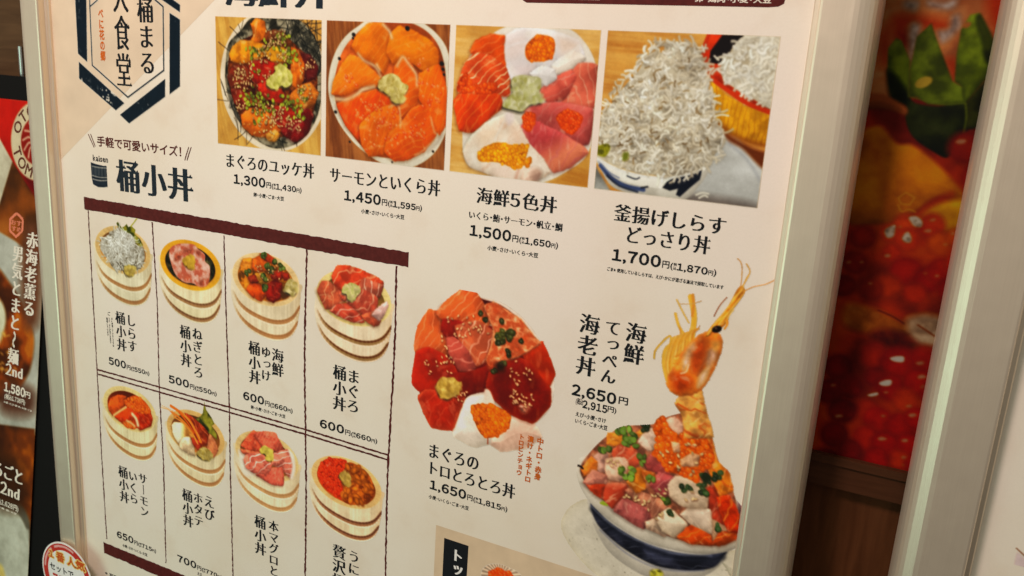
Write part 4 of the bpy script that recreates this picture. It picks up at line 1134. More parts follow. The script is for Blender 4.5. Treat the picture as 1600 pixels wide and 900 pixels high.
base = e.poly([(92, 318), (150, 225), (240, 140), (330, 90), (480, 80), (560, 40), (680, 10), (750, 10), (800, 150), (850, 300), (912, 420), (947, 560), (942, 662), (892, 722), (780, 737), (620, 702), (480, 647), (340, 577), (200, 477), (128, 405)],
              e.lumps(C(200, 112, 78), .05, .4, C(230, 180, 140), .5), 'fish_mix')
ck = dict(scale=.06, edge=.22, edgew=.016, spec=.55, edgecol=C(130, 50, 28), grow=.012)
def cu(pts, c, part='fish_cube', **kw):
    d = dict(ck); d.update(kw); e.slab(pts, C(*c), part, **d)
cu([(170, 260), (210, 225), (240, 240), (235, 330), (190, 330)], (206, 160, 140))
cu([(240, 185), (245, 130), (300, 135), (332, 172), (290, 192)], (234, 132, 40), 'salmon_cube')
cu([(395, 125), (430, 105), (448, 128), (420, 150)], (234, 128, 40), 'salmon_cube')
cu([(268, 222), (320, 193), (390, 210), (408, 292), (350, 307), (280, 262)], (204, 84, 52), 'tuna_cube', stripe=(.6, .06, C(228, 150, 120), .6))
cu([(233, 268), (330, 263), (348, 300), (320, 380), (235, 372)], (216, 176, 148))
cu([(103, 320), (150, 258), (182, 288), (172, 340), (120, 357)], (228, 116, 36), 'salmon_cube')
cu([(113, 392), (160, 328), (232, 360), (232, 402), (140, 408)], (206, 128, 108), 'tuna_cube')
cu([(130, 410), (232, 405), (216, 482), (170, 450)], (188, 58, 24), 'tuna_cube')
cu([(220, 480), (240, 403), (348, 403), (332, 450), (270, 534)], (216, 164, 138), grad=(.3, .95, .3 * 3.05 + .95 * 2.78, .09, C(196, 70, 40)))
cu([(448, 290), (480, 243), (562, 290), (572, 352), (470, 332)], (164, 68, 62), 'tuna_cube')
cu([(473, 402), (520, 343), (604, 370), (572, 452), (520, 467)], (172, 74, 72), 'tuna_cube', stripe=(.9, .05, C(205, 130, 120), .5))
cu([(338, 440), (380, 428), (560, 498), (552, 542), (470, 592), (458, 540)], (206, 126, 96), 'tuna_cube', stripe=(.3, .05, C(228, 170, 140), .5))
cu([(348, 390), (400, 318), (442, 338), (442, 420), (400, 447)], (238, 128, 32), 'salmon_cube')
cu([(430, 330), (490, 345), (495, 385), (445, 380)], (226, 110, 34), 'salmon_cube')
cu([(273, 547), (330, 478), (462, 540), (467, 602), (430, 642)], (164, 82, 76), 'tuna_cube', stripe=(.2, .04, C(196, 124, 116), .4))
cu([(408, 172), (460, 108), (517, 110), (512, 202), (460, 217)], (220, 194, 170), 'squid_piece', edgecol=C(170, 120, 90))
cu([(560, 62), (600, 43), (642, 80), (642, 142), (600, 112)], (226, 182, 154), 'squid_piece')
cu([(780, 432), (830, 408), (852, 520), (884, 642), (800, 582)], (172, 56, 30), 'tuna_cube')
cu([(800, 590), (880, 640), (892, 662), (812, 712)], (206, 166, 130), 'squid_piece')
cu([(638, 570), (690, 528), (792, 540), (802, 672), (700, 622)], (224, 206, 180), 'squid_piece', edgecol=C(176, 140, 100), lo=.88, hi=1.05)
cu([(573, 412), (610, 363), (700, 388), (777, 470), (772, 532), (650, 522), (583, 470)], (216, 196, 166), 'squid_piece', edgecol=C(180, 140, 100), lo=.86, hi=1.05)
cu([(453, 612), (500, 593), (562, 660), (542, 682), (458, 642)], (216, 192, 162), 'squid_piece')
cu([(508, 592), (570, 533), (672, 620), (602, 692), (540, 652)], (222, 206, 176), 'squid_piece', edgecol=C(176, 140, 100), lo=.9, hi=1.04)
cu([(618, 692), (690, 628), (792, 680), (802, 732), (700, 722)], (218, 76, 16), 'salmon_cube', stripe=(.9, .06, C(240, 140, 50), .6))
cu([(808, 727), (850, 668), (932, 658), (932, 702), (860, 732)], (222, 82, 22), 'salmon_cube', stripe=(.7, .06, C(240, 140, 50), .5))
cu([(636, 0), (690, -20), (752, -20), (784, 100), (834, 285), (770, 262), (720, 150), (660, 70)], (230, 140, 54), 'prawn_body', stripe=(-1.0, .09, C(190, 66, 20), .6), spec=.6)
cu([(760, 260), (835, 285), (890, 340), (917, 432), (850, 472), (800, 342)], (226, 118, 28), 'prawn_body', stripe=(-1.0, .08, C(200, 70, 20), .5))
cu([(836, 482), (900, 468), (947, 572), (942, 662), (892, 652), (850, 542)], (208, 54, 10), 'prawn_tail', stripe=(.2, .06, C(238, 130, 40), .7))
e.roe([(488, 95), (520, 40), (548, 35), (560, 80), (640, 142), (700, 92), (762, 130), (822, 262), (764, 330), (722, 392), (640, 352), (560, 332), (520, 272), (478, 242), (510, 180)], 150, .021, (232, 92, 18))
cu([(638, 272), (690, 245), (732, 250), (722, 302), (650, 302)], (226, 172, 130), 'squid_piece', shadow=.2)
cu([(590, 180), (625, 185), (625, 225), (600, 220)], (226, 172, 132), 'squid_piece', shadow=.2)
for q, n, r_ in (([(270, 105), (380, 95), (400, 150), (300, 140)], 12, .028), ([(330, 130), (410, 120), (400, 200), (330, 190)], 16, .024), ([(190, 200), (270, 185), (270, 240), (200, 225)], 12, .024), ([(400, 235), (445, 240), (440, 310), (400, 300)], 7, .024), ([(305, 320), (380, 310), (380, 375), (310, 370)], 14, .026), ([(440, 350), (500, 360), (490, 385), (440, 380)], 7, .02), ([(520, 475), (590, 485), (580, 510), (530, 500)], 8, .022)):
    e.scallion(q, int(n * .8), r_ * .85, (112, 128, 44))
for q, n in (([(635, 400), (690, 420), (680, 460), (640, 440)], 7), ([(745, 350), (800, 345), (800, 400), (760, 400)], 12), ([(690, 400), (790, 410), (780, 460), (720, 440)], 12), ([(800, 335), (860, 340), (850, 400), (810, 390)], 9), ([(812, 615), (850, 620), (845, 655), (815, 650)], 6), ([(560, 525), (610, 540), (600, 580), (575, 560)], 6), ([(430, 78), (465, 80), (460, 120), (430, 110)], 6)):
    e.scallion(q, int(n * .7), .019, (56, 76, 38))
e.poly([(748, 355), (785, 350), (795, 380), (770, 398), (752, 382)], C(44, 52, 30), soft=3)
for q, n in (([(320, 440), (480, 480), (470, 560), (330, 480)], 18), ([(500, 420), (560, 430), (540, 480), (440, 470)], 10), ([(500, 200), (760, 160), (740, 370), (540, 300)], 26), ([(200, 270), (340, 260), (300, 330)], 10), ([(420, 560), (560, 560), (500, 620)], 8), ([(640, 430), (740, 440), (720, 500), (640, 490)], 6)): e.sesame(q, n, .020)
e.line([(80, 302), (96, 308), (106, 318)], 12, C(40, 30, 24))
for q in ([(215, 500), (235, 515)], [(205, 505), (220, 512)]): e.line(q, 14, C(150, 150, 40))
# prawn: neck, head, legs and feelers
e.zoom(1000, 400, 3.214)
AM = C(226, 140, 46)
lg = e.part('prawn_leg')
for q, w_, c in (([(230, 520), (262, 400), (272, 300), (255, 205)], 26, (228, 160, 56)), ([(262, 300), (270, 240), (266, 195)], 12, (216, 130, 50)), ([(225, 400), (195, 350), (178, 290)], 13, (228, 158, 60)), ([(245, 335), (215, 280), (185, 220)], 7, (222, 160, 76)), ([(200, 240), (260, 240), (310, 225)], 3, (196, 150, 96)),
                 ([(155, 560), (150, 480), (152, 402), (100, 445), (75, 480), (72, 512)], 9, (220, 150, 54)), ([(135, 620), (118, 540), (128, 470), (180, 430), (230, 410)], 16, (228, 160, 62)), ([(150, 600), (150, 510), (195, 440), (250, 400)], 14, (220, 140, 44)), ([(165, 580), (185, 500), (235, 430), (262, 360)], 16, (232, 172, 82)), ([(180, 560), (205, 500), (250, 450)], 10, (210, 120, 34)), ([(140, 600), (132, 540), (150, 490), (190, 450)], 8, (238, 186, 104)), ([(215, 430), (205, 390), (200, 360)], 6, (216, 130, 44)), ([(280, 380), (300, 352)], 4, (196, 130, 90))):
    e.line(q, w_, C(*c), pid=lg, soft=1.2)
e.slab([(178, 742), (215, 690), (308, 670), (318, 740), (334, 800), (372, 910), (222, 910), (222, 800)], C(234, 150, 74), 'prawn_body', stripe=(1.45, .10, C(190, 72, 20), .6), spec=.6, scale=.05, shadow=0)
e.line([(190, 742), (220, 760), (240, 770)], 10, C(214, 96, 30))
for i in range(16):
    x = 120 + 8.5 * i; c = [(226, 160, 62), (214, 130, 40), (240, 184, 96), (206, 116, 32)][i % 4]
    e.line([(150 + i * 2, 640 - i * 9), (x + 4, 560 - i * 6), (x + 18, 480 - i * 6), (x + 46, 410 - i * 3)], 9, C(*c), pid=lg, soft=1.5, alpha=.9)
hd = e.slab([(135, 640), (150, 590), (190, 540), (215, 490), (250, 440), (300, 400), (350, 378), (400, 400), (412, 440), (400, 490), (375, 550), (340, 620), (305, 668), (265, 692), (200, 697), (155, 675)], C(222, 112, 34), 'prawn_head', scale=.08, edge=.3, edgecol=C(176, 96, 50), spec=.3, shadow=0)
for q, c, s_ in (([(215, 520), (250, 450), (280, 440), (270, 500), (235, 560), (215, 580)], (216, 176, 136), 4), ([(335, 480), (375, 460), (385, 500), (350, 560), (330, 540)], (190, 140, 106), 4), ([(300, 600), (345, 560), (330, 620), (290, 660)], (222, 186, 146), 4), ([(160, 600), (220, 590), (260, 620), (240, 670), (180, 680)], (205, 74, 14), 6), ([(260, 480), (320, 420), (330, 500), (290, 580), (260, 570)], (206, 82, 22), 6), ([(360, 430), (402, 430), (395, 470), (370, 470)], (232, 150, 70), 4)):
    e.poly(q, e.lumps(C(*c), .05, .2, seed=5), soft=s_)
e.line([(205, 590), (232, 580), (245, 545)], 6, C(240, 215, 190), alpha=.8); e.line([(290, 600), (310, 560), (330, 520)], 5, C(140, 70, 40), alpha=.6, soft=2)
sn = e.poly([(325, 400), (372, 335), (430, 270), (462, 215), (490, 165), (512, 150), (528, 180), (490, 240), (455, 285), (440, 330), (412, 360), (380, 370), (350, 400)], e.flesh(C(226, 126, 30), .8, 1.15, .04, .3, stripe=(.8, .03, C(240, 190, 110), .7), spec=.4), 'prawn_snout')
for q in ([(340, 395), (400, 310), (470, 220), (515, 165)], [(380, 365), (440, 290), (500, 215)], [(440, 350), (435, 320), (470, 270)]): e.line(q, 6, C(242, 186, 96), pid=sn, alpha=.8)
e.line([(425, 365), (440, 340), (436, 320)], 9, C(226, 130, 40), pid=sn)
q = e.T([(386, 368)])[0]; e.ell(q[0], q[1], 23 * e.k, 16 * e.k, -.5, C(26, 18, 16), e.part('prawn_eye')); e.ell(q[0] - .006, q[1] - .006, 5 * e.k, 4 * e.k, 0, C(120, 90, 70))
an = e.part('prawn_feeler')
for q, w_, c in (([(500, 175), (540, 110), (552, 75), (535, 40)], 5, (216, 140, 60)), ([(505, 160), (512, 90), (510, 40), (490, 12)], 4, (206, 130, 66)), ([(520, 178), (570, 155), (630, 142), (678, 120)], 4, (206, 120, 56)), ([(515, 165), (530, 120), (545, 95)], 4, (220, 150, 70)), ([(372, 302), (400, 250), (436, 208)], 5, (150, 80, 54)), ([(490, 230), (520, 190), (526, 175)], 5, (226, 150, 60))):
    e.line(q, w_, C(*c), pid=an, soft=.9)
e.build(board, 'bowl_photo', lift=.0022, cast=(.98, 1.08, 1.0), white=(1, .97, .90), dim=.89, first_label='cut-out photo of a heaped seafood bowl with a whole prawn standing on top')

# -- toppings: small fluted cup of roe
e = Print(2.30, 3.40, 3.00, 4.10, (186, 178, 148), seed=67).zoom(670, 800, 6.4)
def flute(X, Y, sd):
    a = np.arctan2(Y - cup[1], X - cup[0]); s = .5 + .5 * np.sin(a * 26)
    return C(176, 160, 134) * (.75 + .4 * s)[..., None]
cup = e.T([(722, 640)])[0]
cp = e.poly([(525, 640), (535, 580), (580, 535), (650, 518), (740, 530), (820, 565), (890, 600), (930, 660), (900, 800), (700, 830), (560, 780)], flute, 'cup_photo')
e.roe([(600, 620), (630, 585), (700, 570), (770, 590), (840, 640), (850, 760), (640, 760)], 60, .022, (206, 80, 18))
e.build(topbox, 'cup_photo', lift=.003)

# -- the eight little tubs
def tub(cx, cy, ref, seed, rimc=(218, 182, 128), rimd=(190, 140, 78), body=(224, 208, 176), hoop=(164, 126, 86)):
    e = Print(cx - .42, cy - .34, cx + .40, cy + .52, ref, cell=.0038, seed=seed)
    P_ = lambda pts: [(cx + x, cy + y) for x, y in pts]
    b = C(*body); paper = e.ref
    def wood(X, Y, sd):
        u = (X - cx) / .33
        st = fbm((X - cx) / .016, (Y - cy) / .6, seed, 2); st2 = vnoise((X - cx) / .05, (Y - cy) / 3, seed + 2)
        c = b * (.88 + .16 * st + .08 * st2)[..., None]
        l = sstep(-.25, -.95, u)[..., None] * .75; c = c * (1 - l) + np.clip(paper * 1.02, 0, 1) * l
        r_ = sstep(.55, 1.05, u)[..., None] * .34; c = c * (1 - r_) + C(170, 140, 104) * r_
        return np.clip(c, 0, 1)
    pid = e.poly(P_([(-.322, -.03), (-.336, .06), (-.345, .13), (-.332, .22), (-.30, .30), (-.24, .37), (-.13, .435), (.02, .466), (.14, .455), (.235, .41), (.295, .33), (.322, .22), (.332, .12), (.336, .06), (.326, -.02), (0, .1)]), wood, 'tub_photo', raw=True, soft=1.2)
    h1, h2 = C(*hoop), C(*hoop) * .45 + C(190, 150, 104) * .55
    arcs = [spline(a_, 4, False) for a_ in ([(-.325, .13), (-.26, .215), (-.15, .272), (.03, .306), (.17, .290), (.27, .235), (.332, .145)], [(-.315, .24), (-.25, .325), (-.13, .393), (.03, .426), (.16, .410), (.25, .358), (.31, .272)])]
    for arc in arcs:
        for off, w_, c, al, so in ((.014, .034, h2, .9, 1.4), (.002, .014, h1, .9, 1.4), (.036, .010, C(238, 224, 196), .7, 1.3)):
            for i in range(len(arc) - 1):                 # the hoop fades out where it turns away on the left
                t = np.interp(i / (len(arc) - 1), [0, .12, .3, .85, 1], [.15, .5, 1, 1, .7])
                e.line(P_([(arc[i][0], arc[i][1] + off), (arc[i + 1][0], arc[i + 1][1] + off)]), w_ * (.55 + .45 * t), c, raw=True, alpha=al * t, soft=so)
    e.line(P_([(-.336, .02), (-.33, .14), (-.30, .27)]), .03, paper, raw=True, alpha=.35, soft=4)
    rc, rd = C(*rimc), C(*rimd)
    def rimf(X, Y, sd):
        a = np.arctan2((Y - cy) / .2, (X - cx) / .32); n = vnoise(a * 26, a * 0 + 3, seed) * .6 + fbm(X / .03, Y / .03, seed, 2) * .4
        c = rc * (.90 + .16 * n)[..., None]
        t = np.exp(sd / .008)[..., None] * .4
        return np.clip(c * (1 - t) + np.clip(rc * 1.1 + .04, 0, 1) * t, 0, 1)
    rp = e.poly(circ(cx, cy, .202, 36, .326 / .202), rimf, 'tub_rim', raw=True)
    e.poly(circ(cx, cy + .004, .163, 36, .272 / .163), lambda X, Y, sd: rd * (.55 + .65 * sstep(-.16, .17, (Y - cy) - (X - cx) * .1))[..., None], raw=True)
    e.tubc = (cx, cy)
    e.inner = P_([(.268 * math.cos(t), .160 * math.sin(t)) for t in np.linspace(0, 6.283, 30)[:-1]])
    return e
# whitebait
e = tub(-1.086, 1.884, (228, 208, 180), 71).zoom(145, 335, 6.21)
gl = e.poly([(228, 85), (245, 72), (280, 130), (300, 120), (330, 92), (345, 122), (375, 110), (415, 150), (408, 190), (460, 240), (490, 300), (460, 320), (400, 260), (330, 190), (250, 130)], e.lumps(C(150, 158, 44), .04, .5, C(190, 196, 80), .5, lo=C(62, 78, 26)), 'leaf_garnish', smooth=False)
e.line([(370, 115), (395, 85), (428, 40)], 12, C(178, 180, 90), pid=gl)
hp = [(75, 300), (90, 240), (150, 200), (170, 165), (230, 150), (250, 120), (300, 160), (380, 200), (420, 290), (490, 340), (505, 430), (470, 520), (400, 550), (300, 550), (200, 520), (150, 440), (80, 350)]
h2 = e.poly(hp, e.lumps(C(190, 184, 172), .035, .4, C(214, 210, 200), .5, lo=C(120, 110, 92)), 'whitebait')
e.strands(hp, 260, .055, .0075, [(220, 214, 202), (200, 194, 182), (176, 168, 154), (232, 228, 216)], h2, curl=1.2)
e.strands([(200, 500), (420, 480), (460, 540), (300, 560)], 22, .05, .006, [(70, 62, 50), (96, 84, 66)], None, dark=False)
e.strands([(150, 240), (280, 160), (400, 260), (330, 380), (170, 360)], 100, .05, .0075, [(232, 228, 218), (216, 210, 198)], h2, curl=1.2)
e.wasabi([(312, 545), (325, 505), (360, 492), (405, 515), (412, 550), (380, 592), (340, 590)], (206, 196, 112))
e.build(board, 'tub_photo', cast=(.92, .80, .68), white=(.98, .95, .89), first_label='tub of whitebait with a green leaf')
# minced tuna
e = tub(-.325, 1.893, (225, 208, 180), 72, (226, 168, 46), (150, 100, 30), (230, 212, 172), (120, 88, 60)).zoom(250, 365, 6.43)
e.poly(e.inner, e.lumps(C(64, 60, 34), .03, .6, C(150, 146, 90), .4, lo=C(28, 26, 16)), 'seaweed', raw=True)
e.poly([(92, 200), (110, 140), (170, 108), (240, 98), (340, 110), (380, 150), (450, 210), (455, 280), (500, 330), (500, 440), (470, 520), (400, 535), (330, 500), (250, 490), (180, 440), (140, 380), (110, 290)], e.lumps(C(222, 166, 150), .045, .25, C(240, 204, 190), .6, lo=C(188, 104, 84)), 'minced_tuna')
for q in ([(150, 200), (230, 180), (200, 260), (150, 280)], [(230, 160), (340, 160), (330, 200), (250, 190)], [(240, 430), (310, 420), (310, 480), (250, 480)], [(400, 470), (490, 460), (470, 520), (400, 530)], [(360, 170), (410, 180), (400, 230), (370, 220)]): e.poly(q, e.lumps(C(204, 112, 86), .03, .3), soft=4)
e.wasabi([(240, 290), (255, 240), (290, 222), (335, 245), (350, 300), (330, 345), (290, 340)], (206, 180, 70))
e.build(board, 'tub_photo', cast=(1.0, .92, .80), white=(.98, .95, .89), first_label='tub of pink minced tuna with a bright yellow rim')
# seafood tartare
e = tub(.447, 1.885, (220, 208, 182), 73, (226, 196, 146), (190, 130, 50)).zoom(355, 380, 5.806)
e.poly(e.inner, e.lumps(C(226, 152, 34), .035, .5, C(246, 196, 70), .5), 'egg_shreds', raw=True)
k_ = dict(scale=.04, edge=.35, spec=.45)
def t3(pts, c, part='fish_cube'): e.slab(pts, C(*c), part, **k_)
t3([(125, 200), (150, 150), (220, 140), (240, 230), (170, 265), (130, 250)], (236, 160, 46), 'squid_piece'); t3([(240, 150), (300, 120), (360, 170), (350, 240), (280, 260), (230, 220)], (238, 124, 30), 'salmon_cube'); t3([(300, 100), (350, 90), (430, 140), (420, 180), (340, 150)], (205, 80, 26))
t3([(180, 420), (220, 360), (290, 370), (350, 460), (310, 520), (230, 480)], (232, 100, 22), 'salmon_cube'); t3([(360, 380), (440, 335), (495, 370), (490, 480), (420, 532), (362, 500)], (150, 34, 18), 'tuna_cube'); t3([(400, 290), (480, 240), (520, 290), (470, 330), (410, 320)], (176, 50, 22), 'tuna_cube')
t3([(255, 280), (330, 270), (385, 330), (330, 370), (280, 350)], (196, 150, 50)); t3([(190, 310), (250, 290), (280, 350), (220, 360)], (140, 50, 24), 'tuna_cube'); t3([(500, 270), (550, 280), (570, 330), (520, 330)], (150, 50, 30), 'tuna_cube')
e.poly([(490, 430), (560, 440), (560, 490), (500, 510)], C(90, 60, 30), soft=3)
for (x, y) in [(190, 265), (390, 220), (335, 400), (330, 305), (440, 180), (490, 210), (330, 110), (390, 240), (370, 200)]: e.scallion(zp(x, y, 22), 5, .020, (84, 110, 46))
e.sesame([(240, 200), (460, 200), (480, 330), (350, 360)], 36, .015)
e.wasabi([(520, 420), (540, 350), (580, 325), (630, 360), (640, 420), (610, 465), (560, 455)], (196, 192, 130))
e.build(board, 'tub_photo', cast=(.92, .80, .68), white=(.98, .95, .89), first_label='tub of orange and red diced seafood with green onion')
# tuna
e = tub(1.258, 1.89, (215, 206, 178), 74, (220, 186, 128), (176, 110, 50), hoop=(106, 46, 22)).zoom(485, 405, 5.4545)
k_ = dict(scale=.07, edge=.2, spec=.45)
def t4(pts, c, st=None, part='tuna_slice', **kw): e.slab(pts, C(*c), part, stripe=st, **{**k_, **kw})
t4([(62, 270), (100, 190), (150, 190), (250, 260), (290, 350), (200, 420), (130, 420), (95, 340)], (206, 84, 58), (.3, .09, C(226, 140, 110), .6))
t4([(188, 140), (235, 55), (330, 60), (440, 100), (560, 150), (622, 200), (580, 320), (520, 290), (380, 250), (260, 260), (205, 210)], (212, 62, 34), (.9, .10, C(232, 150, 124), .5))
t4([(410, 250), (460, 160), (540, 200), (620, 220), (585, 320), (500, 300)], (206, 88, 68), (.2, .06, C(232, 176, 160), .8))
t4([(170, 440), (230, 390), (320, 380), (420, 470), (460, 540), (350, 530), (220, 470)], (196, 66, 48), (.9, .07, C(226, 160, 150), .7))
t4([(250, 290), (320, 260), (470, 270), (570, 330), (560, 440), (540, 560), (440, 470), (350, 390), (280, 340)], (196, 72, 54), (.8, .08, C(226, 150, 130), .7))
t4([(440, 480), (520, 460), (600, 520), (580, 555), (540, 565), (470, 520)], (206, 80, 54))
t4([(525, 470), (590, 410), (650, 365), (660, 400), (620, 480), (590, 520)], (218, 176, 166), None, 'tuna_belly')
e.wasabi([(270, 280), (300, 230), (340, 200), (390, 220), (430, 265), (400, 310), (370, 345), (320, 340), (310, 300)], (208, 206, 140))
e.build(board, 'tub_photo', cast=(.95, 1.13, 1.0), white=(.98, .95, .89), first_label='tub of red tuna slices with wasabi in the middle')
# salmon and roe
e = tub(-1.10, 3.30, (208, 192, 165), 75, (214, 190, 136), (176, 70, 18), (214, 198, 160))
SPT = SHEET.at(155 + 345 / 6.923, 595 + 315 / 6.923); 
e.zoom(155, 595, 6.923)
k_ = dict(scale=.06, edge=.25, spec=.4)
e.slab([(105, 260), (130, 190), (200, 160), (290, 170), (270, 250), (220, 310), (150, 370), (110, 310)], C(228, 106, 34), 'salmon_slice', grad=(-1, -.3, 1.42 - .3 * 3.25, .09, C(246, 190, 130)), **k_)
e.slab([(175, 390), (290, 290), (380, 320), (360, 400), (330, 470), (250, 440)], C(218, 76, 20), 'salmon_slice', **k_); e.slab([(360, 330), (520, 280), (572, 400), (560, 480), (440, 530), (400, 430)], C(214, 64, 18), 'salmon_slice', **k_)
e.line([(160, 372), (220, 330), (290, 285)], 22, C(240, 190, 130), soft=2)
e.roe([(260, 230), (320, 180), (400, 160), (500, 230), (560, 340), (440, 350), (340, 300)], 60, .020, (232, 110, 26))
e.roe([(240, 450), (330, 430), (400, 500), (360, 525), (290, 490)], 18, .020, (228, 120, 40))
e.line([(360, 360), (400, 410), (420, 480)], 34, C(236, 200, 160), soft=3); e.line([(300, 430), (350, 460), (385, 490)], 18, C(236, 196, 150), soft=3)
e.build(board, 'tub_photo', cast=(.92, .80, .68), white=(.98, .95, .89), first_label='tub of salmon and orange roe')
# prawn and scallop
e = tub(-.323, 3.335, (205, 190, 162), 76, (208, 174, 116), (168, 112, 50), (208, 190, 154)).zoom(250, 625, 6.4286)
lf = e.poly([(360, 190), (410, 160), (430, 130), (445, 20), (465, 100), (500, 150), (520, 180), (548, 240), (520, 260), (570, 340), (575, 400), (530, 360), (460, 310), (420, 260)], e.lumps(C(142, 152, 50), .05, .5, C(180, 186, 80), .5, lo=C(56, 66, 26)), 'leaf_garnish', smooth=False)
e.poly([(430, 230), (490, 290), (480, 320), (430, 290)], C(40, 44, 20), soft=3)
k_ = dict(scale=.06, edge=.25, spec=.3)
e.slab([(125, 260), (150, 228), (230, 240), (310, 310), (340, 380), (240, 410), (190, 430), (140, 350)], C(222, 166, 80), 'scallop', grad=(-1, 0, .42, .08, C(240, 218, 184)), **k_)
e.slab([(200, 440), (240, 385), (290, 375), (330, 420), (350, 560), (280, 530), (210, 480)], C(232, 200, 160), 'scallop', **k_)
e.slab([(250, 130), (320, 170), (400, 240), (470, 310), (495, 370), (480, 440), (420, 450), (330, 320)], C(158, 60, 24), 'prawn_body', stripe=(-.7, .06, C(206, 120, 70), .6), **k_)
e.slab([(320, 380), (400, 420), (420, 480), (390, 500), (340, 450)], C(176, 66, 36), 'prawn_body', **k_); e.slab([(480, 470), (500, 340), (560, 430), (580, 500), (540, 570), (490, 540)], C(214, 140, 96), 'prawn_body', **k_)
pr = e.part('prawn_head')
for q, w_, c in (([(15, 75), (80, 95), (130, 130), (180, 150)], 7, (222, 160, 84)), ([(20, 55), (90, 90), (150, 120)], 5, (222, 160, 84)), ([(110, 60), (200, 120), (300, 210), (360, 320), (410, 420)], 26, (226, 134, 36)), ([(120, 120), (210, 190), (300, 290), (370, 420)], 18, (222, 140, 50)), ([(140, 170), (220, 220), (320, 330), (380, 440)], 12, (230, 160, 70)), ([(190, 120), (280, 230), (340, 330)], 16, (210, 104, 24)), ([(100, 110), (150, 160)], 8, (214, 140, 60)), ([(240, 140), (330, 260), (400, 380)], 10, (236, 170, 80))): e.line(q, w_, C(*c), pid=pr)
e.wasabi([(375, 545), (400, 490), (450, 475), (500, 505), (525, 550), (490, 600), (430, 590)], (196, 188, 112))
e.build(board, 'tub_photo', cast=(.92, .80, .68), white=(.98, .95, .89), first_label='tub of prawn and scallop with a green leaf standing up')
# fatty tuna
e = tub(.443, 3.335, (200, 190, 162), 77, (206, 178, 124), (150, 96, 46), (214, 200, 166)).zoom(360, 660, 6.0)
k_ = dict(scale=.05, edge=.2, spec=.4)
def t7(pts, c, st=None, part='fatty_tuna_slice', **kw): e.slab(pts, C(*c), part, stripe=st, **{**k_, **kw})
e.poly([(75, 260), (130, 280), (200, 310), (240, 460), (200, 500), (130, 490), (90, 380)], C(214, 204, 184), soft=4)
t7([(105, 215), (160, 140), (215, 80), (240, 95), (290, 220), (280, 275), (160, 250)], (212, 92, 60), (.9, .05, C(232, 140, 104), .4))
t7([(225, 100), (330, 90), (420, 100), (495, 250), (480, 280), (340, 250), (290, 210)], (202, 96, 72), (.6, .03, C(226, 140, 110), .4))
t7([(100, 250), (200, 270), (290, 280), (200, 310), (120, 290)], (214, 112, 78))
t7([(410, 290), (540, 255), (570, 340), (580, 440), (560, 520), (480, 430), (390, 390)], (206, 116, 96), (1.2, .045, C(240, 206, 190), .9))
t7([(235, 490), (330, 440), (490, 420), (496, 590), (400, 580)], (206, 98, 78), (.6, .03, C(228, 146, 120), .4))
t7([(130, 350), (160, 300), (260, 290), (340, 330), (385, 400), (370, 450), (320, 475), (220, 470), (150, 420)], (212, 112, 92), (.8, .06, C(238, 206, 190), .9))
e.poly([(545, 260), (590, 300), (610, 420), (590, 520), (560, 520), (580, 420), (565, 330)], C(222, 206, 190), soft=3)
e.wasabi([(285, 265), (300, 225), (340, 225), (390, 270), (405, 320), (385, 355), (345, 350), (330, 300)], (196, 188, 90))
e.build(board, 'tub_photo', cast=(1.0, .96, .88), white=(.98, .95, .89), first_label='tub of pale marbled fatty tuna slices')
# sea urchin and roe
e = tub(1.221, 3.343, (195, 188, 160), 78, (206, 178, 122), (160, 90, 30), (210, 194, 158), (104, 70, 50)).zoom(480, 700, 6.0)
e.roe([(102, 220), (130, 140), (190, 100), (280, 98), (370, 120), (350, 200), (320, 330), (330, 480), (250, 440), (160, 370), (115, 290)], 190, .0155, (212, 66, 24))
un = e.poly([(355, 170), (390, 135), (450, 150), (520, 200), (590, 270), (625, 370), (620, 450), (570, 520), (500, 530), (400, 530), (330, 490), (310, 420), (360, 380), (390, 320)], e.lumps(C(206, 124, 34), .04, .55, C(236, 170, 80), .5, lo=C(120, 60, 14)), 'sea_urchin')
for p in e.scatter([(370, 160), (450, 150), (600, 290), (620, 440), (520, 530), (340, 490), (380, 330)], 34):
    a = e.rng.random() * 3; j = .8 + .35 * e.rng.random()
    e.ell(p[0] + .006, p[1] + .008, .034, .022, a, C(110, 54, 12), alpha=.5, soft=2)
    e.ell(p[0], p[1], .032, .020, a, lambda u, v, d, j=j: np.clip(C(216, 134, 36) * j * (1.1 - .35 * d)[..., None], 0, 1), un, soft=1.2)
e.wasabi([(300, 260), (320, 225), (370, 228), (410, 270), (405, 320), (390, 350), (350, 330), (330, 300)], (196, 186, 100))
e.build(board, 'tub_photo', cast=(.92, .80, .68), white=(.98, .95, .89), first_label='tub half of red roe and half of yellow sea urchin')

# second board at the right edge of the view
board2 = empty('menu_board', (8.3, 7.3, 0.05))
tag(board2, 'silver framed board at the right edge, mostly blank cream paper with a dark bowl', 'menu board')
snap_frame(5.285, -1.6, 11.23, 7.0, board2, wdt=0.34, zi=0.0, zf=-0.10)
sheet('paper_sheet', SHEET, 5.24, -1.65, 11.28, 7.05, MAT['paper'], board2)
sheet('backing_board', SHEET, 5.25, -1.64, 11.27, 7.04, MAT['backing'], board2, lift=-0.035, thick=0.10)
bw = Print(5.42, 2.05, 5.85, 2.60, (205, 190, 160), seed=6).zoom(1500, 750, 6.0)
pid = bw.poly([(525, 690), (535, 670), (600, 730), (700, 800), (700, 840), (600, 820), (490, 850)], C(185, 170, 165), 'dish_photo', smooth=False)
bw.poly([(490, 850), (540, 835), (600, 822), (700, 815), (720, 1100), (480, 1100), (474, 900)], C(24, 22, 26), smooth=False, pid=pid)
bw.line([(490, 850), (540, 836), (600, 824), (700, 818)], 8, C(80, 60, 85), pid=pid)
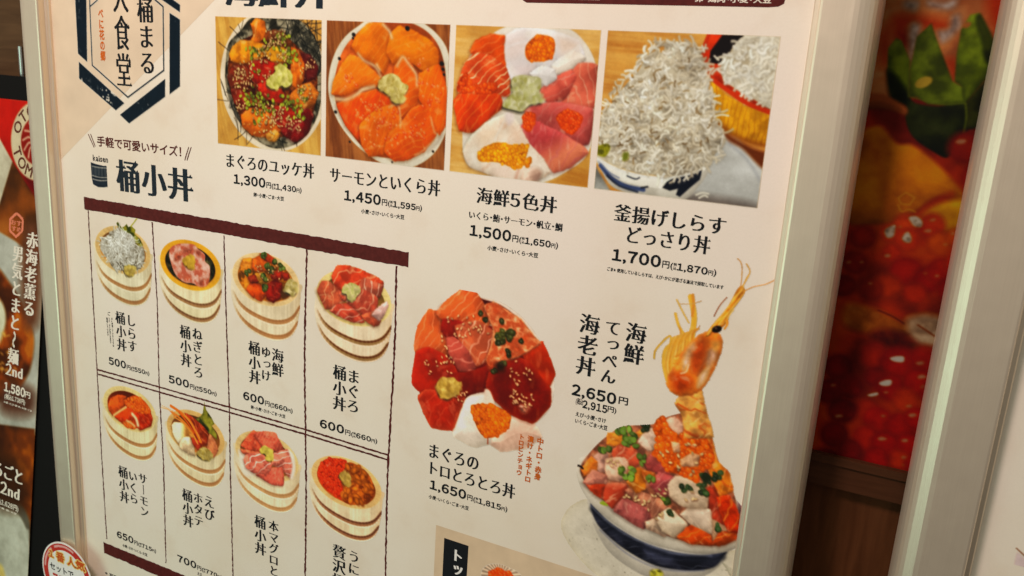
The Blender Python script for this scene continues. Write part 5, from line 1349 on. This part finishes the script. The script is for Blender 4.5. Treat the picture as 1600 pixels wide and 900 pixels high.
bw.line([(530, 640), (600, 705), (700, 800)], 14, C(110, 70, 45), smooth=False, pid=pid)
bw.build(board2, 'dish_photo', lift=.002)

# ------------------------------------------------------------------ round promotional card at the lower left of the big board
CZ = -0.135
CARD = Plane((0, 0, CZ))
card = empty('promo_card', (-1.90, 5.50, CZ))
tag(card, 'round red rimmed white promo card stuck over the lower left frame corner', 'promo card')
def disc(name, r, mat, lift, parent, thick=0.012, n=96, cx=-1.9005, cy=5.154):
    v = [tuple(CARD.p3(cx + r * math.cos(t), cy + r * math.sin(t), lift)) for t in np.linspace(0, 2 * math.pi, n, endpoint=False)]
    v += [tuple(CARD.p3(cx + r * math.cos(t), cy + r * math.sin(t), lift - thick)) for t in np.linspace(0, 2 * math.pi, n, endpoint=False)]
    f = [tuple(range(n))[::-1], tuple(range(n, 2 * n))] + [(i, (i + 1) % n, n + (i + 1) % n, n + i) for i in range(n)]
    return mesh_obj(name, v, f, mat, parent)
disc('card_edge', 0.352, MAT['white'], 0.0, card)
disc('card_rim', 0.336, MAT['red'], 0.0012, card, .001)
disc('card_face', 0.268, MAT['white'], 0.0022, card, .001)
k = Ink(CARD, .0016)
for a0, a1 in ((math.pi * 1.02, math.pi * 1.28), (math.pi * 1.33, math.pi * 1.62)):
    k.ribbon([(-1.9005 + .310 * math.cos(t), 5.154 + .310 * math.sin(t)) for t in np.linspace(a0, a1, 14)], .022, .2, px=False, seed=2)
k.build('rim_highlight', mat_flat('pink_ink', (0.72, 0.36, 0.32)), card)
zc = lambda x, y: (40 + x / 11.43, 830 + y / 11.43)
for (t, a, b) in (('1', (415, 320), (505, 480)), ('番', (540, 345), (700, 585)), ('人', (735, 430), (895, 665)), ('気', (885, 495), (1070, 740))):
    k = Ink(CARD, .0034)
    A, B = CARD.at(*zc(*a)), CARD.at(*zc(*b)); g = .016
    bmk = line_bitmap(t, 'bold'); p = 9
    big = np.pad(bmk, p); gl = big.copy()
    for dx in range(-p, p + 1, 3):
        for dy in range(-p, p + 1, 3):
            if dx * dx + dy * dy <= p * p: gl |= shift(big, dx, dy)
    ex, ey = (B[0] - A[0]) * p / bmk.shape[1], (B[1] - A[1]) * p / bmk.shape[0]
    k.bitmap(gl, A[0] - ex, A[1] - ey, B[0] + ex, B[1] + ey); k.build('glow_text', MAT['glow'], card)
    k = Ink(CARD, .0045); k.bitmap(bmk, A[0], A[1], B[0], B[1]); k.build('card_text', mat_flat('vermilion_ink', (0.56, 0.09, 0.015)), card)
k = Ink(CARD, .0045); k.row('セットで', 'medium', zc(430, 540), zc(855, 745), hp=10.5); k.build('card_text', MAT['ink'], card)
k = Ink(CARD, .0045); k.row('ココ', 'bold', zc(485, 730), zc(700, 900), hp=17); k.build('card_text', MAT['red'], card)

# ------------------------------------------------------------------ the leaning black framed sign at the left edge
STAND = Plane((0, 3.5, 0.5), 7.5)
stand = empty('standing_sign', (-4.3, 7.2, -0.02))
tag(stand, 'black framed sign leaning at the left edge with noodle posters on red and brown', 'sign')
SR = -3.04                                            # right edge of its print
sheet('sign_panel', STAND, -6.2, -2.94, SR + 0.62, 3.7, MAT['black'], stand, lift=-0.02, thick=0.10)
def stand_print():
    e = Print(-4.35, -2.70, SR, 3.0, (225, 200, 170), plane=STAND, cell=0.0085, seed=12)
    e.zoom(0, 110, 3.6)
    pid = e.part('sign_print')
    e.poly([(-5, -3), (SR + .05, -3), (SR + .05, 3.2), (-5, 3.2)], C(120, 70, 25), smooth=False, raw=True, pid=pid)
    br = e.lumps(C(135, 78, 24), .35, .45, C(190, 125, 50), .5, seed=4)
    e.poly([(-60, 200), (300, 400), (400, 1600), (-60, 1600)], br, smooth=False, pid=pid)
    e.poly([(-80, 30), (400, 30), (400, 900), (180, 683), (70, 512), (-5, 385), (-80, 300)], e.flesh(C(178, 30, 8), .85, 1.1, .5, 0, spec=0), smooth=False, pid=pid)
    e.poly([(110, 560), (400, 560), (400, 900), (180, 683)], C(110, 18, 10), smooth=False, pid=pid, soft=4)
    e.poly([(-40, 300), (0, 385), (70, 512), (0, 745), (-40, 860)], e.flesh(C(205, 192, 165), .9, 1.05, .3, 0, spec=0), smooth=False, pid=pid)
    # plate and soup of the middle poster
    e.zoom(0, 340, 2.647)
    e.poly([(-40, 10), (0, 60), (60, 95), (120, 140), (200, 230), (200, 900), (-40, 900)], e.flesh(C(178, 174, 160), .92, 1.05, .3, 0, spec=0), smooth=False, pid=pid, soft=1.5)
    e.poly([(-60, 190), (-10, 205), (30, 255), (80, 330), (120, 420), (140, 490), (138, 560), (120, 640), (70, 720), (0, 760), (-60, 770)],
           e.lumps(C(160, 80, 16), .22, .5, C(215, 140, 40), .5, seed=8), pid=pid, soft=3)
    e.poly([(-40, 320), (0, 340), (20, 380), (24, 430), (10, 490), (-10, 530), (-40, 530)], C(218, 206, 172), pid=pid, soft=3)
    for i in range(30):
        a = e.scatter([(0, 480), (40, 440), (60, 560), (70, 660), (0, 680)], 1)[0]
        e.ell(a[0], a[1], .03, .012, e.rng.random() * 3, C(235, 180, 90), alpha=.5)
    e.poly([(95, 60), (165, 60), (160, 420), (95, 420)], C(110, 70, 45), smooth=True, soft=9, pid=pid)
    e.poly([(15, 690), (135, 710), (128, 810), (10, 800)], C(95, 62, 45), smooth=True, soft=9, pid=pid)
    # lower poster
    e.zoom(0, 640, 3.4615)
    e.poly([(-40, 76), (0, 80), (188, 105), (188, 1200), (-40, 1200)], e.lumps(C(120, 62, 14), .30, .5, C(190, 110, 22), .8, seed=6), smooth=False, pid=pid)
    e.poly([(-40, 420), (60, 480), (120, 520), (160, 600), (158, 690), (120, 700), (-40, 560)], C(105, 98, 82), pid=pid, soft=3)
    e.poly([(-60, 540), (0, 530), (90, 560), (140, 640), (160, 720), (160, 1300), (-60, 1300)], e.flesh(C(182, 178, 160), .86, 1.06, .2, 0, spec=.1), pid=pid, soft=2)
    e.poly([(-60, 830), (0, 835), (22, 870), (25, 940), (-60, 960)], C(208, 180, 110), pid=pid, soft=3)
    e.poly([(-60, 230), (110, 290), (120, 520), (-60, 480)], C(70, 40, 18), soft=14, pid=pid)
    # round emblem
    e.zoom(0, 110, 3.6)
    ctr = e.T([(206, 398)])[0]; R_ = .395
    e.ell(ctr[0], ctr[1], R_, R_, 0, C(206, 186, 152), pid=pid)
    e.ell(ctr[0], ctr[1], R_ * .60, R_ * .60, 0, C(140, 30, 18), pid=pid)
    for t in np.linspace(0, 6.28, 14): e.line([(ctr[0] + .05 * math.cos(t), ctr[1] + .05 * math.sin(t)), (ctr[0] + .12 * math.cos(t + .5), ctr[1] + .12 * math.sin(t + .5)), (ctr[0] + .21 * math.cos(t + .2), ctr[1] + .21 * math.sin(t + .2))], .016, C(230, 205, 175), raw=True)
    e.zoom(0, 320, 3.75)
    return e, e.build(stand, 'sign_print', lift=.002, gain=.86, cast=(1, .93, .85)), ctr, R_
sp, spo, ctr, R_ = stand_print()
# ring lettering on the emblem
def ring_text(k, chars, c, r_, a0, da, size):
    for i, ch in enumerate(chars):
        a = a0 + da * i
        bm = line_bitmap(ch, 'medium')
        w_ = size * bm.shape[1] / bm.shape[0]
        for x0, y0, x1, y1 in rects(bm):
            i0 = len(k.v)
            for (x, y) in ((x0, y0), (x0, y1), (x1, y1), (x1, y0)):
                lx = (x / bm.shape[1] - .5) * w_; ly = (y / bm.shape[0] - .5) * size
                if da > 0: rad, tx = r_ - ly, lx; px_, py_ = c[0] + rad * math.cos(a) - tx * math.sin(a), c[1] + rad * math.sin(a) + tx * math.cos(a)
                else: rad, tx = r_ + ly, -lx; px_, py_ = c[0] + rad * math.cos(a) - tx * math.sin(a), c[1] + rad * math.sin(a) + tx * math.cos(a)
                k.v.append((px_, py_))
            k.f.append((i0, i0 + 1, i0 + 2, i0 + 3))
k = Ink(STAND, .005)
ring_text(k, 'OTO', ctr, R_ * .80, math.pi * 1.12, .42, .12)
ring_text(k, 'TOM', ctr, R_ * .80, math.pi * .86, -.42, .12)
k.build('emblem_text', mat_flat('brown_ink', (0.12, 0.035, 0.02)), spo)
k = Ink(STAND, .005); zz = lambda x, y: (x / 3.75, 320 + y / 3.75)
hexa = [(98, 50), (135, 85), (132, 150), (95, 188), (58, 150), (60, 85), (98, 50)]
k.ribbon([zz(*p) for p in hexa], .028, .2); k.row('おす', 'medium', zz(66, 85), zz(128, 118), hp=8); k.row('すめ', 'medium', zz(70, 122), zz(125, 162), hp=8); k.build('stamp_mark', mat_flat('light_red_ink', (0.75, 0.22, 0.12)), spo)
k = Ink(STAND, .005)
k.column('赤海老薫る', 'heavy', zz(190, 160), zz(172, 655), 1.05); k.column('男気とまと〜麺', 'heavy', zz(107, 240), zz(78, 935), .95)
zn = lambda x, y: (x / 5.0, 540 + y / 5.0)
k.row('2nd', 'mincho', zn(48, 128), zn(176, 258), hp=19); k.build('dish_name', MAT['cream'], spo)
k = Ink(STAND, .005); k.row('1,580', 'bold', zn(36, 280), zn(195, 398), hp=17); k.row('円', 'medium', zn(198, 355), zn(236, 418), hp=10); k.row('(税込1,738円)', 'medium', zn(38, 370), zn(196, 460), hp=10); k.row('小麦・えび・卵・乳・大豆・ごま', 'small', zn(30, 430), zn(250, 520), hp=3); k.build('price_text', MAT['cream'], spo)
zl = lambda x, y: (x / 4.5, 700 + y / 4.5)
k = Ink(STAND, .005); k.row('まるごと', 'heavy', zl(-105, 55), zl(160, 220), hp=23); k.row('・2nd', 'mincho', zl(-25, 212), zl(138, 335), hp=20); k.build('dish_name', MAT['cream'], spo)
k = Ink(STAND, .005); k.row('(税込1,628円)', 'medium', zl(-55, 330), zl(130, 425), hp=11); k.row('小麦・卵・大豆', 'small', zl(-10, 405), zl(118, 468), hp=3); k.build('price_text', MAT['cream'], spo)

# ------------------------------------------------------------------ the poster hanging behind, between the two boards
BACK = Plane((0, 0, 0.30))
poster = empty('wall_poster', (4.9, 2.60, 0.33))
tag(poster, 'close-up prawn and roe poster with green shiso leaf behind the two silver frames', 'poster')
def back_print():
    e = Print(4.15, -1.2, 5.35, 2.36, (225, 205, 172), plane=BACK, cell=0.0048, seed=21)
    pid = e.part('poster_print')
    e.poly([(3, -2), (6, -2), (6, 3), (3, 3)], e.lumps(C(196, 62, 14), .22, .35, C(225, 110, 30), .35, seed=3), smooth=False, raw=True, pid=pid)
    e.zoom(1360, 0, 3.4615)
    e.poly([(-100, -60), (800, -60), (800, 250), (640, 520), (380, 470), (100, 560), (-100, 400)], e.flesh(C(206, 120, 78), .85, 1.15, .16, 0, spec=.25, seed=31), pid=pid, soft=4)
    for q, c in (([(120, 90), (240, 80), (430, 120), (400, 170), (230, 150), (140, 190)], C(196, 66, 22)), ([(150, 180), (200, 180), (205, 250), (170, 240)], C(150, 30, 14)),
                 ([(640, -20), (760, -40), (720, 160), (690, 200), (640, 90)], C(205, 66, 26)), ([(40, 200), (110, 140), (110, 330), (50, 350)], C(205, 84, 40)),
                 ([(410, 330), (470, 330), (470, 430), (440, 420)], C(190, 66, 26))):
        e.poly(q, c, pid=None, soft=7)
    for q in ([(210, 140), (270, 130), (260, 210), (215, 330)], [(360, 170), (420, 150), (440, 90), (480, 80), (490, 140), (430, 210), (380, 230)], [(310, 0), (400, 10), (470, -10), (440, 50), (320, 40)], [(190, 0), (260, 10), (240, 60), (180, 40)]):
        e.poly(q, e.lumps(C(205, 175, 155), .03, .25, C(235, 220, 205), .5), soft=4)
    # leaves
    grn = lambda c, s: e.flesh(c, .72, 1.25, .10, .35, .01, C(30, 36, 12), None, 0.06, s)
    pid2 = e.poly([(200, 530), (250, 560), (370, 575), (515, 560), (540, 690), (470, 745), (420, 850), (340, 820), (230, 740), (190, 640)], grn(C(52, 58, 30), 41), 'shiso_leaf')
    e.poly([(95, 260), (140, 205), (170, 220), (215, 330), (210, 450), (200, 560), (120, 540), (90, 400)], grn(C(124, 136, 42), 42), pid=pid2, smooth=False)
    e.poly([(88, 380), (140, 410), (205, 500), (195, 570), (110, 540)], grn(C(45, 52, 24), 43), pid=pid2, soft=3)
    e.poly([(205, 525), (215, 380), (250, 200), (330, 125), (355, 200), (400, 320), (445, 440), (500, 470), (520, 560), (440, 572), (310, 565), (250, 525)], grn(C(108, 120, 36), 44), pid=pid2, smooth=False)
    e.poly([(455, 440), (465, 300), (490, 160), (540, 80), (590, 68), (620, 120), (680, 250), (650, 400), (580, 480), (510, 570), (495, 470)], grn(C(122, 136, 38), 45), pid=pid2, smooth=False)
    e.poly([(570, 110), (590, 75), (620, 120), (680, 250), (660, 340), (620, 330), (600, 220)], grn(C(66, 72, 26), 46), pid=pid2, soft=2)
    e.poly([(515, 560), (580, 480), (640, 420), (640, 640), (560, 700), (515, 700)], grn(C(60, 62, 28), 47), pid=pid2, smooth=False)
    e.line([(515, 560), (518, 640), (505, 715)], 8, C(120, 128, 40)); e.line([(210, 520), (260, 535), (370, 565), (510, 558)], 6, C(116, 122, 44)); e.line([(205, 520), (212, 400), (225, 330)], 5, C(118, 124, 50))
    p = e.T([(288, 445)])[0]; e.ell(p[0], p[1], .042, .026, -.5, C(196, 160, 66)); p = e.T([(520, 135)])[0]; e.ell(p[0], p[1], .02, .014, -.5, C(196, 120, 66))
    # prawn flesh below the leaf
    e.poly([(-80, 520), (60, 510), (190, 575), (190, 625), (120, 600), (20, 590), (-80, 600)], e.flesh(C(205, 110, 62), spec=0, scale=.2), soft=2)
    e.zoom(1300, 230, 3.333)
    fl = e.poly([(140, -60), (250, -110), (340, -20), (420, -10), (520, 60), (640, 180), (700, 270), (560, 260), (450, 330), (380, 370), (260, 400), (60, 380), (60, 100)],
                e.flesh(C(222, 122, 26), .78, 1.1, .14, .1, spec=.08, seed=51), 'prawn_flesh', soft=3)
    e.poly([(460, 350), (560, 290), (680, 270), (760, 260), (760, 400), (640, 450), (520, 420)], e.flesh(C(222, 140, 30), .8, 1.1, .12, .1, spec=.1, seed=52), soft=4)
    e.line([(455, 345), (520, 290), (620, 245)], 26, C(180, 58, 14), alpha=.8, soft=4); e.line([(180, -40), (260, 120), (300, 380)], 30, C(190, 90, 24), alpha=.35, soft=6)
    # roe
    rp = e.part('roe')
    def egg(x, y, r_, c, s=1.0):
        p = e.T([(x, y)])[0]; rr = r_ * e.k; b = C(*c)
        def f(u, v, d):
            t = np.clip(d, 0, 1)[..., None]
            n = fbm(u * 1.6 + x, v * 1.6 + y, 3, 2)[..., None]
            col = b * (0.92 + .3 * n) * (1 - t ** 3 * .25)
            rim = sstep(.86, .97, d)[..., None] * .15
            return np.clip(col * (1 - rim) + C(235, 110, 60) * rim, 0, 1)
        e.ell(p[0], p[1], rr, rr * .92, e.rng.random() * 3, f, rp, soft=3.5, alpha=.85)
        for q in range(int(e.rng.integers(3))):
            a = e.rng.random() * 6.28; m = .45 * rr
            hx, hy = p[0] + m * math.cos(a), p[1] + m * math.sin(a)
            L_ = rr * (.07 + .12 * e.rng.random()) * s
            pts = [(hx + L_ * (1 + .5 * e.rng.random()) * math.cos(t) , hy + L_ * .5 * (1 + .7 * e.rng.random()) * math.sin(t) - .3 * L_ * math.cos(t)) for t in np.linspace(0, 6.28, 7)[:-1]]
            e.poly(pts, C(196, 132, 104), raw=True, soft=1.6)
    e.zoom(1360, 0, 3.4615)
    egg(520, 800, 105, (150, 40, 16)); egg(560, 950, 80, (160, 40, 14))
    e.zoom(1300, 230, 3.333)
    for (x, y, r_, c) in [(380, 400, 70, (212, 72, 16)), (300, 450, 60, (205, 62, 16)), (390, 480, 75, (200, 60, 14)), (520, 410, 78, (196, 52, 12)), (560, 500, 70, (210, 84, 18)), (310, 550, 60, (190, 52, 14)), (640, 470, 55, (205, 80, 20)),
                          (160, 470, 80, (150, 40, 12)), (120, 600, 80, (140, 36, 12)), (390, 650, 100, (172, 34, 12)), (500, 690, 90, (160, 30, 12)), (290, 720, 80, (196, 64, 16)), (560, 640, 80, (176, 38, 14)), (620, 740, 80, (168, 34, 12)), (430, 760, 70, (190, 52, 14)),
                          (200, 740, 80, (150, 44, 16)), (60, 720, 80, (120, 30, 12)), (640, 600, 60, (190, 50, 14))]: egg(x, y, r_, c)
    for q in ([(345, 265), (385, 235), (430, 262), (405, 300), (360, 295)], ): e.line(q + [q[0]], 6, C(232, 160, 70), smooth=False, alpha=.8)
    e.line([(345, 300), (362, 335), (400, 325), (435, 338)], 6, C(232, 160, 70), alpha=.8)
    for q in ([(400, 365), (440, 360), (470, 385), (465, 415), (430, 412), (410, 390)], [(365, 470), (395, 440), (415, 475), (405, 497), (375, 492)], [(275, 430), (325, 405), (330, 425), (318, 465), (285, 470)]):
        e.poly(q, e.lumps(C(214, 190, 160), .02, .35, C(240, 225, 205), .5), soft=1.2)
    # pale membrane and lower roe
    e.zoom(1260, 480, 3.214)
    e.poly([(200, -20), (330, 0), (420, 40), (490, 80), (520, 120), (420, 150), (200, 100)], e.flesh(C(196, 104, 40), spec=.1, scale=.12), soft=5)
    e.poly([(500, 70), (560, 40), (640, 40), (760, 90), (760, 250), (640, 230), (540, 190)], e.flesh(C(190, 150, 118), .75, 1.2, .07, .1, spec=.5), soft=5)
    e.line([(360, 15), (430, 45), (490, 82)], 7, C(90, 30, 14)); e.line([(560, 90), (600, 115), (650, 150)], 8, C(120, 46, 18))
    e.poly([(330, 120), (420, 110), (520, 150), (560, 190), (440, 200), (340, 180)], e.flesh(C(120, 40, 30), spec=.1), soft=5)
    for (x, y, r_, c) in [(340, 240, 90, (182, 46, 14)), (460, 280, 110, (164, 28, 12)), (600, 260, 90, (172, 34, 12)), (350, 350, 70, (140, 24, 16)), (420, 400, 90, (164, 26, 12)), (560, 380, 90, (176, 30, 12)), (640, 440, 80, (170, 26, 10)), (500, 470, 80, (214, 64, 16)),
                          (310, 520, 80, (188, 50, 18)), (360, 570, 95, (190, 34, 12)), (470, 600, 90, (186, 30, 10)), (560, 560, 80, (180, 26, 10)), (300, 660, 90, (184, 40, 14)), (400, 690, 90, (160, 24, 10)), (520, 690, 80, (180, 28, 10)), (470, 770, 70, (205, 56, 14)), (560, 790, 80, (184, 30, 12)), (350, 760, 80, (172, 28, 12)),
                          (160, 300, 90, (120, 24, 10)), (120, 420, 90, (120, 24, 10)), (180, 520, 90, (120, 24, 10)), (140, 640, 90, (120, 22, 10)), (220, 400, 80, (130, 24, 10)), (220, 720, 80, (130, 24, 10)), (100, 760, 80, (110, 22, 10))]: egg(x, y, r_, c, 1.1)
    for q in ([(420, 255), (460, 245), (490, 250), (485, 275), (440, 272)], [(365, 380), (400, 365), (428, 368), (420, 392), (380, 394)], [(308, 440), (355, 428), (358, 440), (325, 448)]): e.poly(q, C(232, 214, 190), soft=1.0)
    return e.build(poster, 'poster_print', lift=.002, gain=.37, cast=(1.02, 1.0, .86))
back_print()
sheet('poster_board', BACK, 3.3, -2.2, 6.1, 2.345, MAT['backing'], poster, lift=-0.001, thick=0.02)
mo = sheet('frame_rail', BACK, 3.3, 2.345, 6.1, 2.545, MAT['moulding'], poster, lift=0.03, thick=0.05)
sheet('rail_lip', BACK, 3.3, 2.345, 6.1, 2.395, MAT['moulding'], mo, lift=0.045, thick=0.0148)

# ------------------------------------------------------------------ setting
def panel(name, X0, Y0, X1, Y1, Z, mat, t=.08):
    v = [tuple(P3(x, y, z_)) for z_ in (Z, Z + t) for x, y in ((X0, Y0), (X1, Y0), (X1, Y1), (X0, Y1))]
    f = [(0, 3, 2, 1), (4, 5, 6, 7), (0, 1, 5, 4), (1, 2, 6, 5), (2, 3, 7, 6), (3, 0, 4, 7)]
    o = mesh_obj(name, v, f, mat); tag(o, kind='structure'); return o
panel('wood_panel_wall', 2.9, 2.0, 6.4, 9.0, 0.345, MAT['planks'])
panel('wall', -14, -9, 16, 9, 1.45, MAT['wall'], .1)
pole = Plane((0, 0, 1.2))
a = pole.at(25.5, 72); b = pole.at(24, 120)
def tube(name, X, Y0, Y1, Z, r_, mat, parent=None, n=24):
    v = []; f = []
    for y in (Y0, Y1):
        for t in np.linspace(0, 2 * math.pi, n, endpoint=False): v.append(tuple(P3(X + r_ * math.cos(t), y, Z + r_ * math.sin(t))))
    for i in range(n): f.append((i, (i + 1) % n, n + (i + 1) % n, n + i))
    f.append(tuple(range(n))); f.append(tuple(range(n, 2 * n)))
    return mesh_obj(name, v, f, mat, parent, smooth=False)
o = tube('streak_post', a[0], a[1], 6.5, 1.25, 0.032, MAT['chrome'])  # added tube, stands in for a bright glossy streak of unclear origin
tag(o, 'thin shiny steel tube standing in for a bright streak behind the leaning sign', 'post')
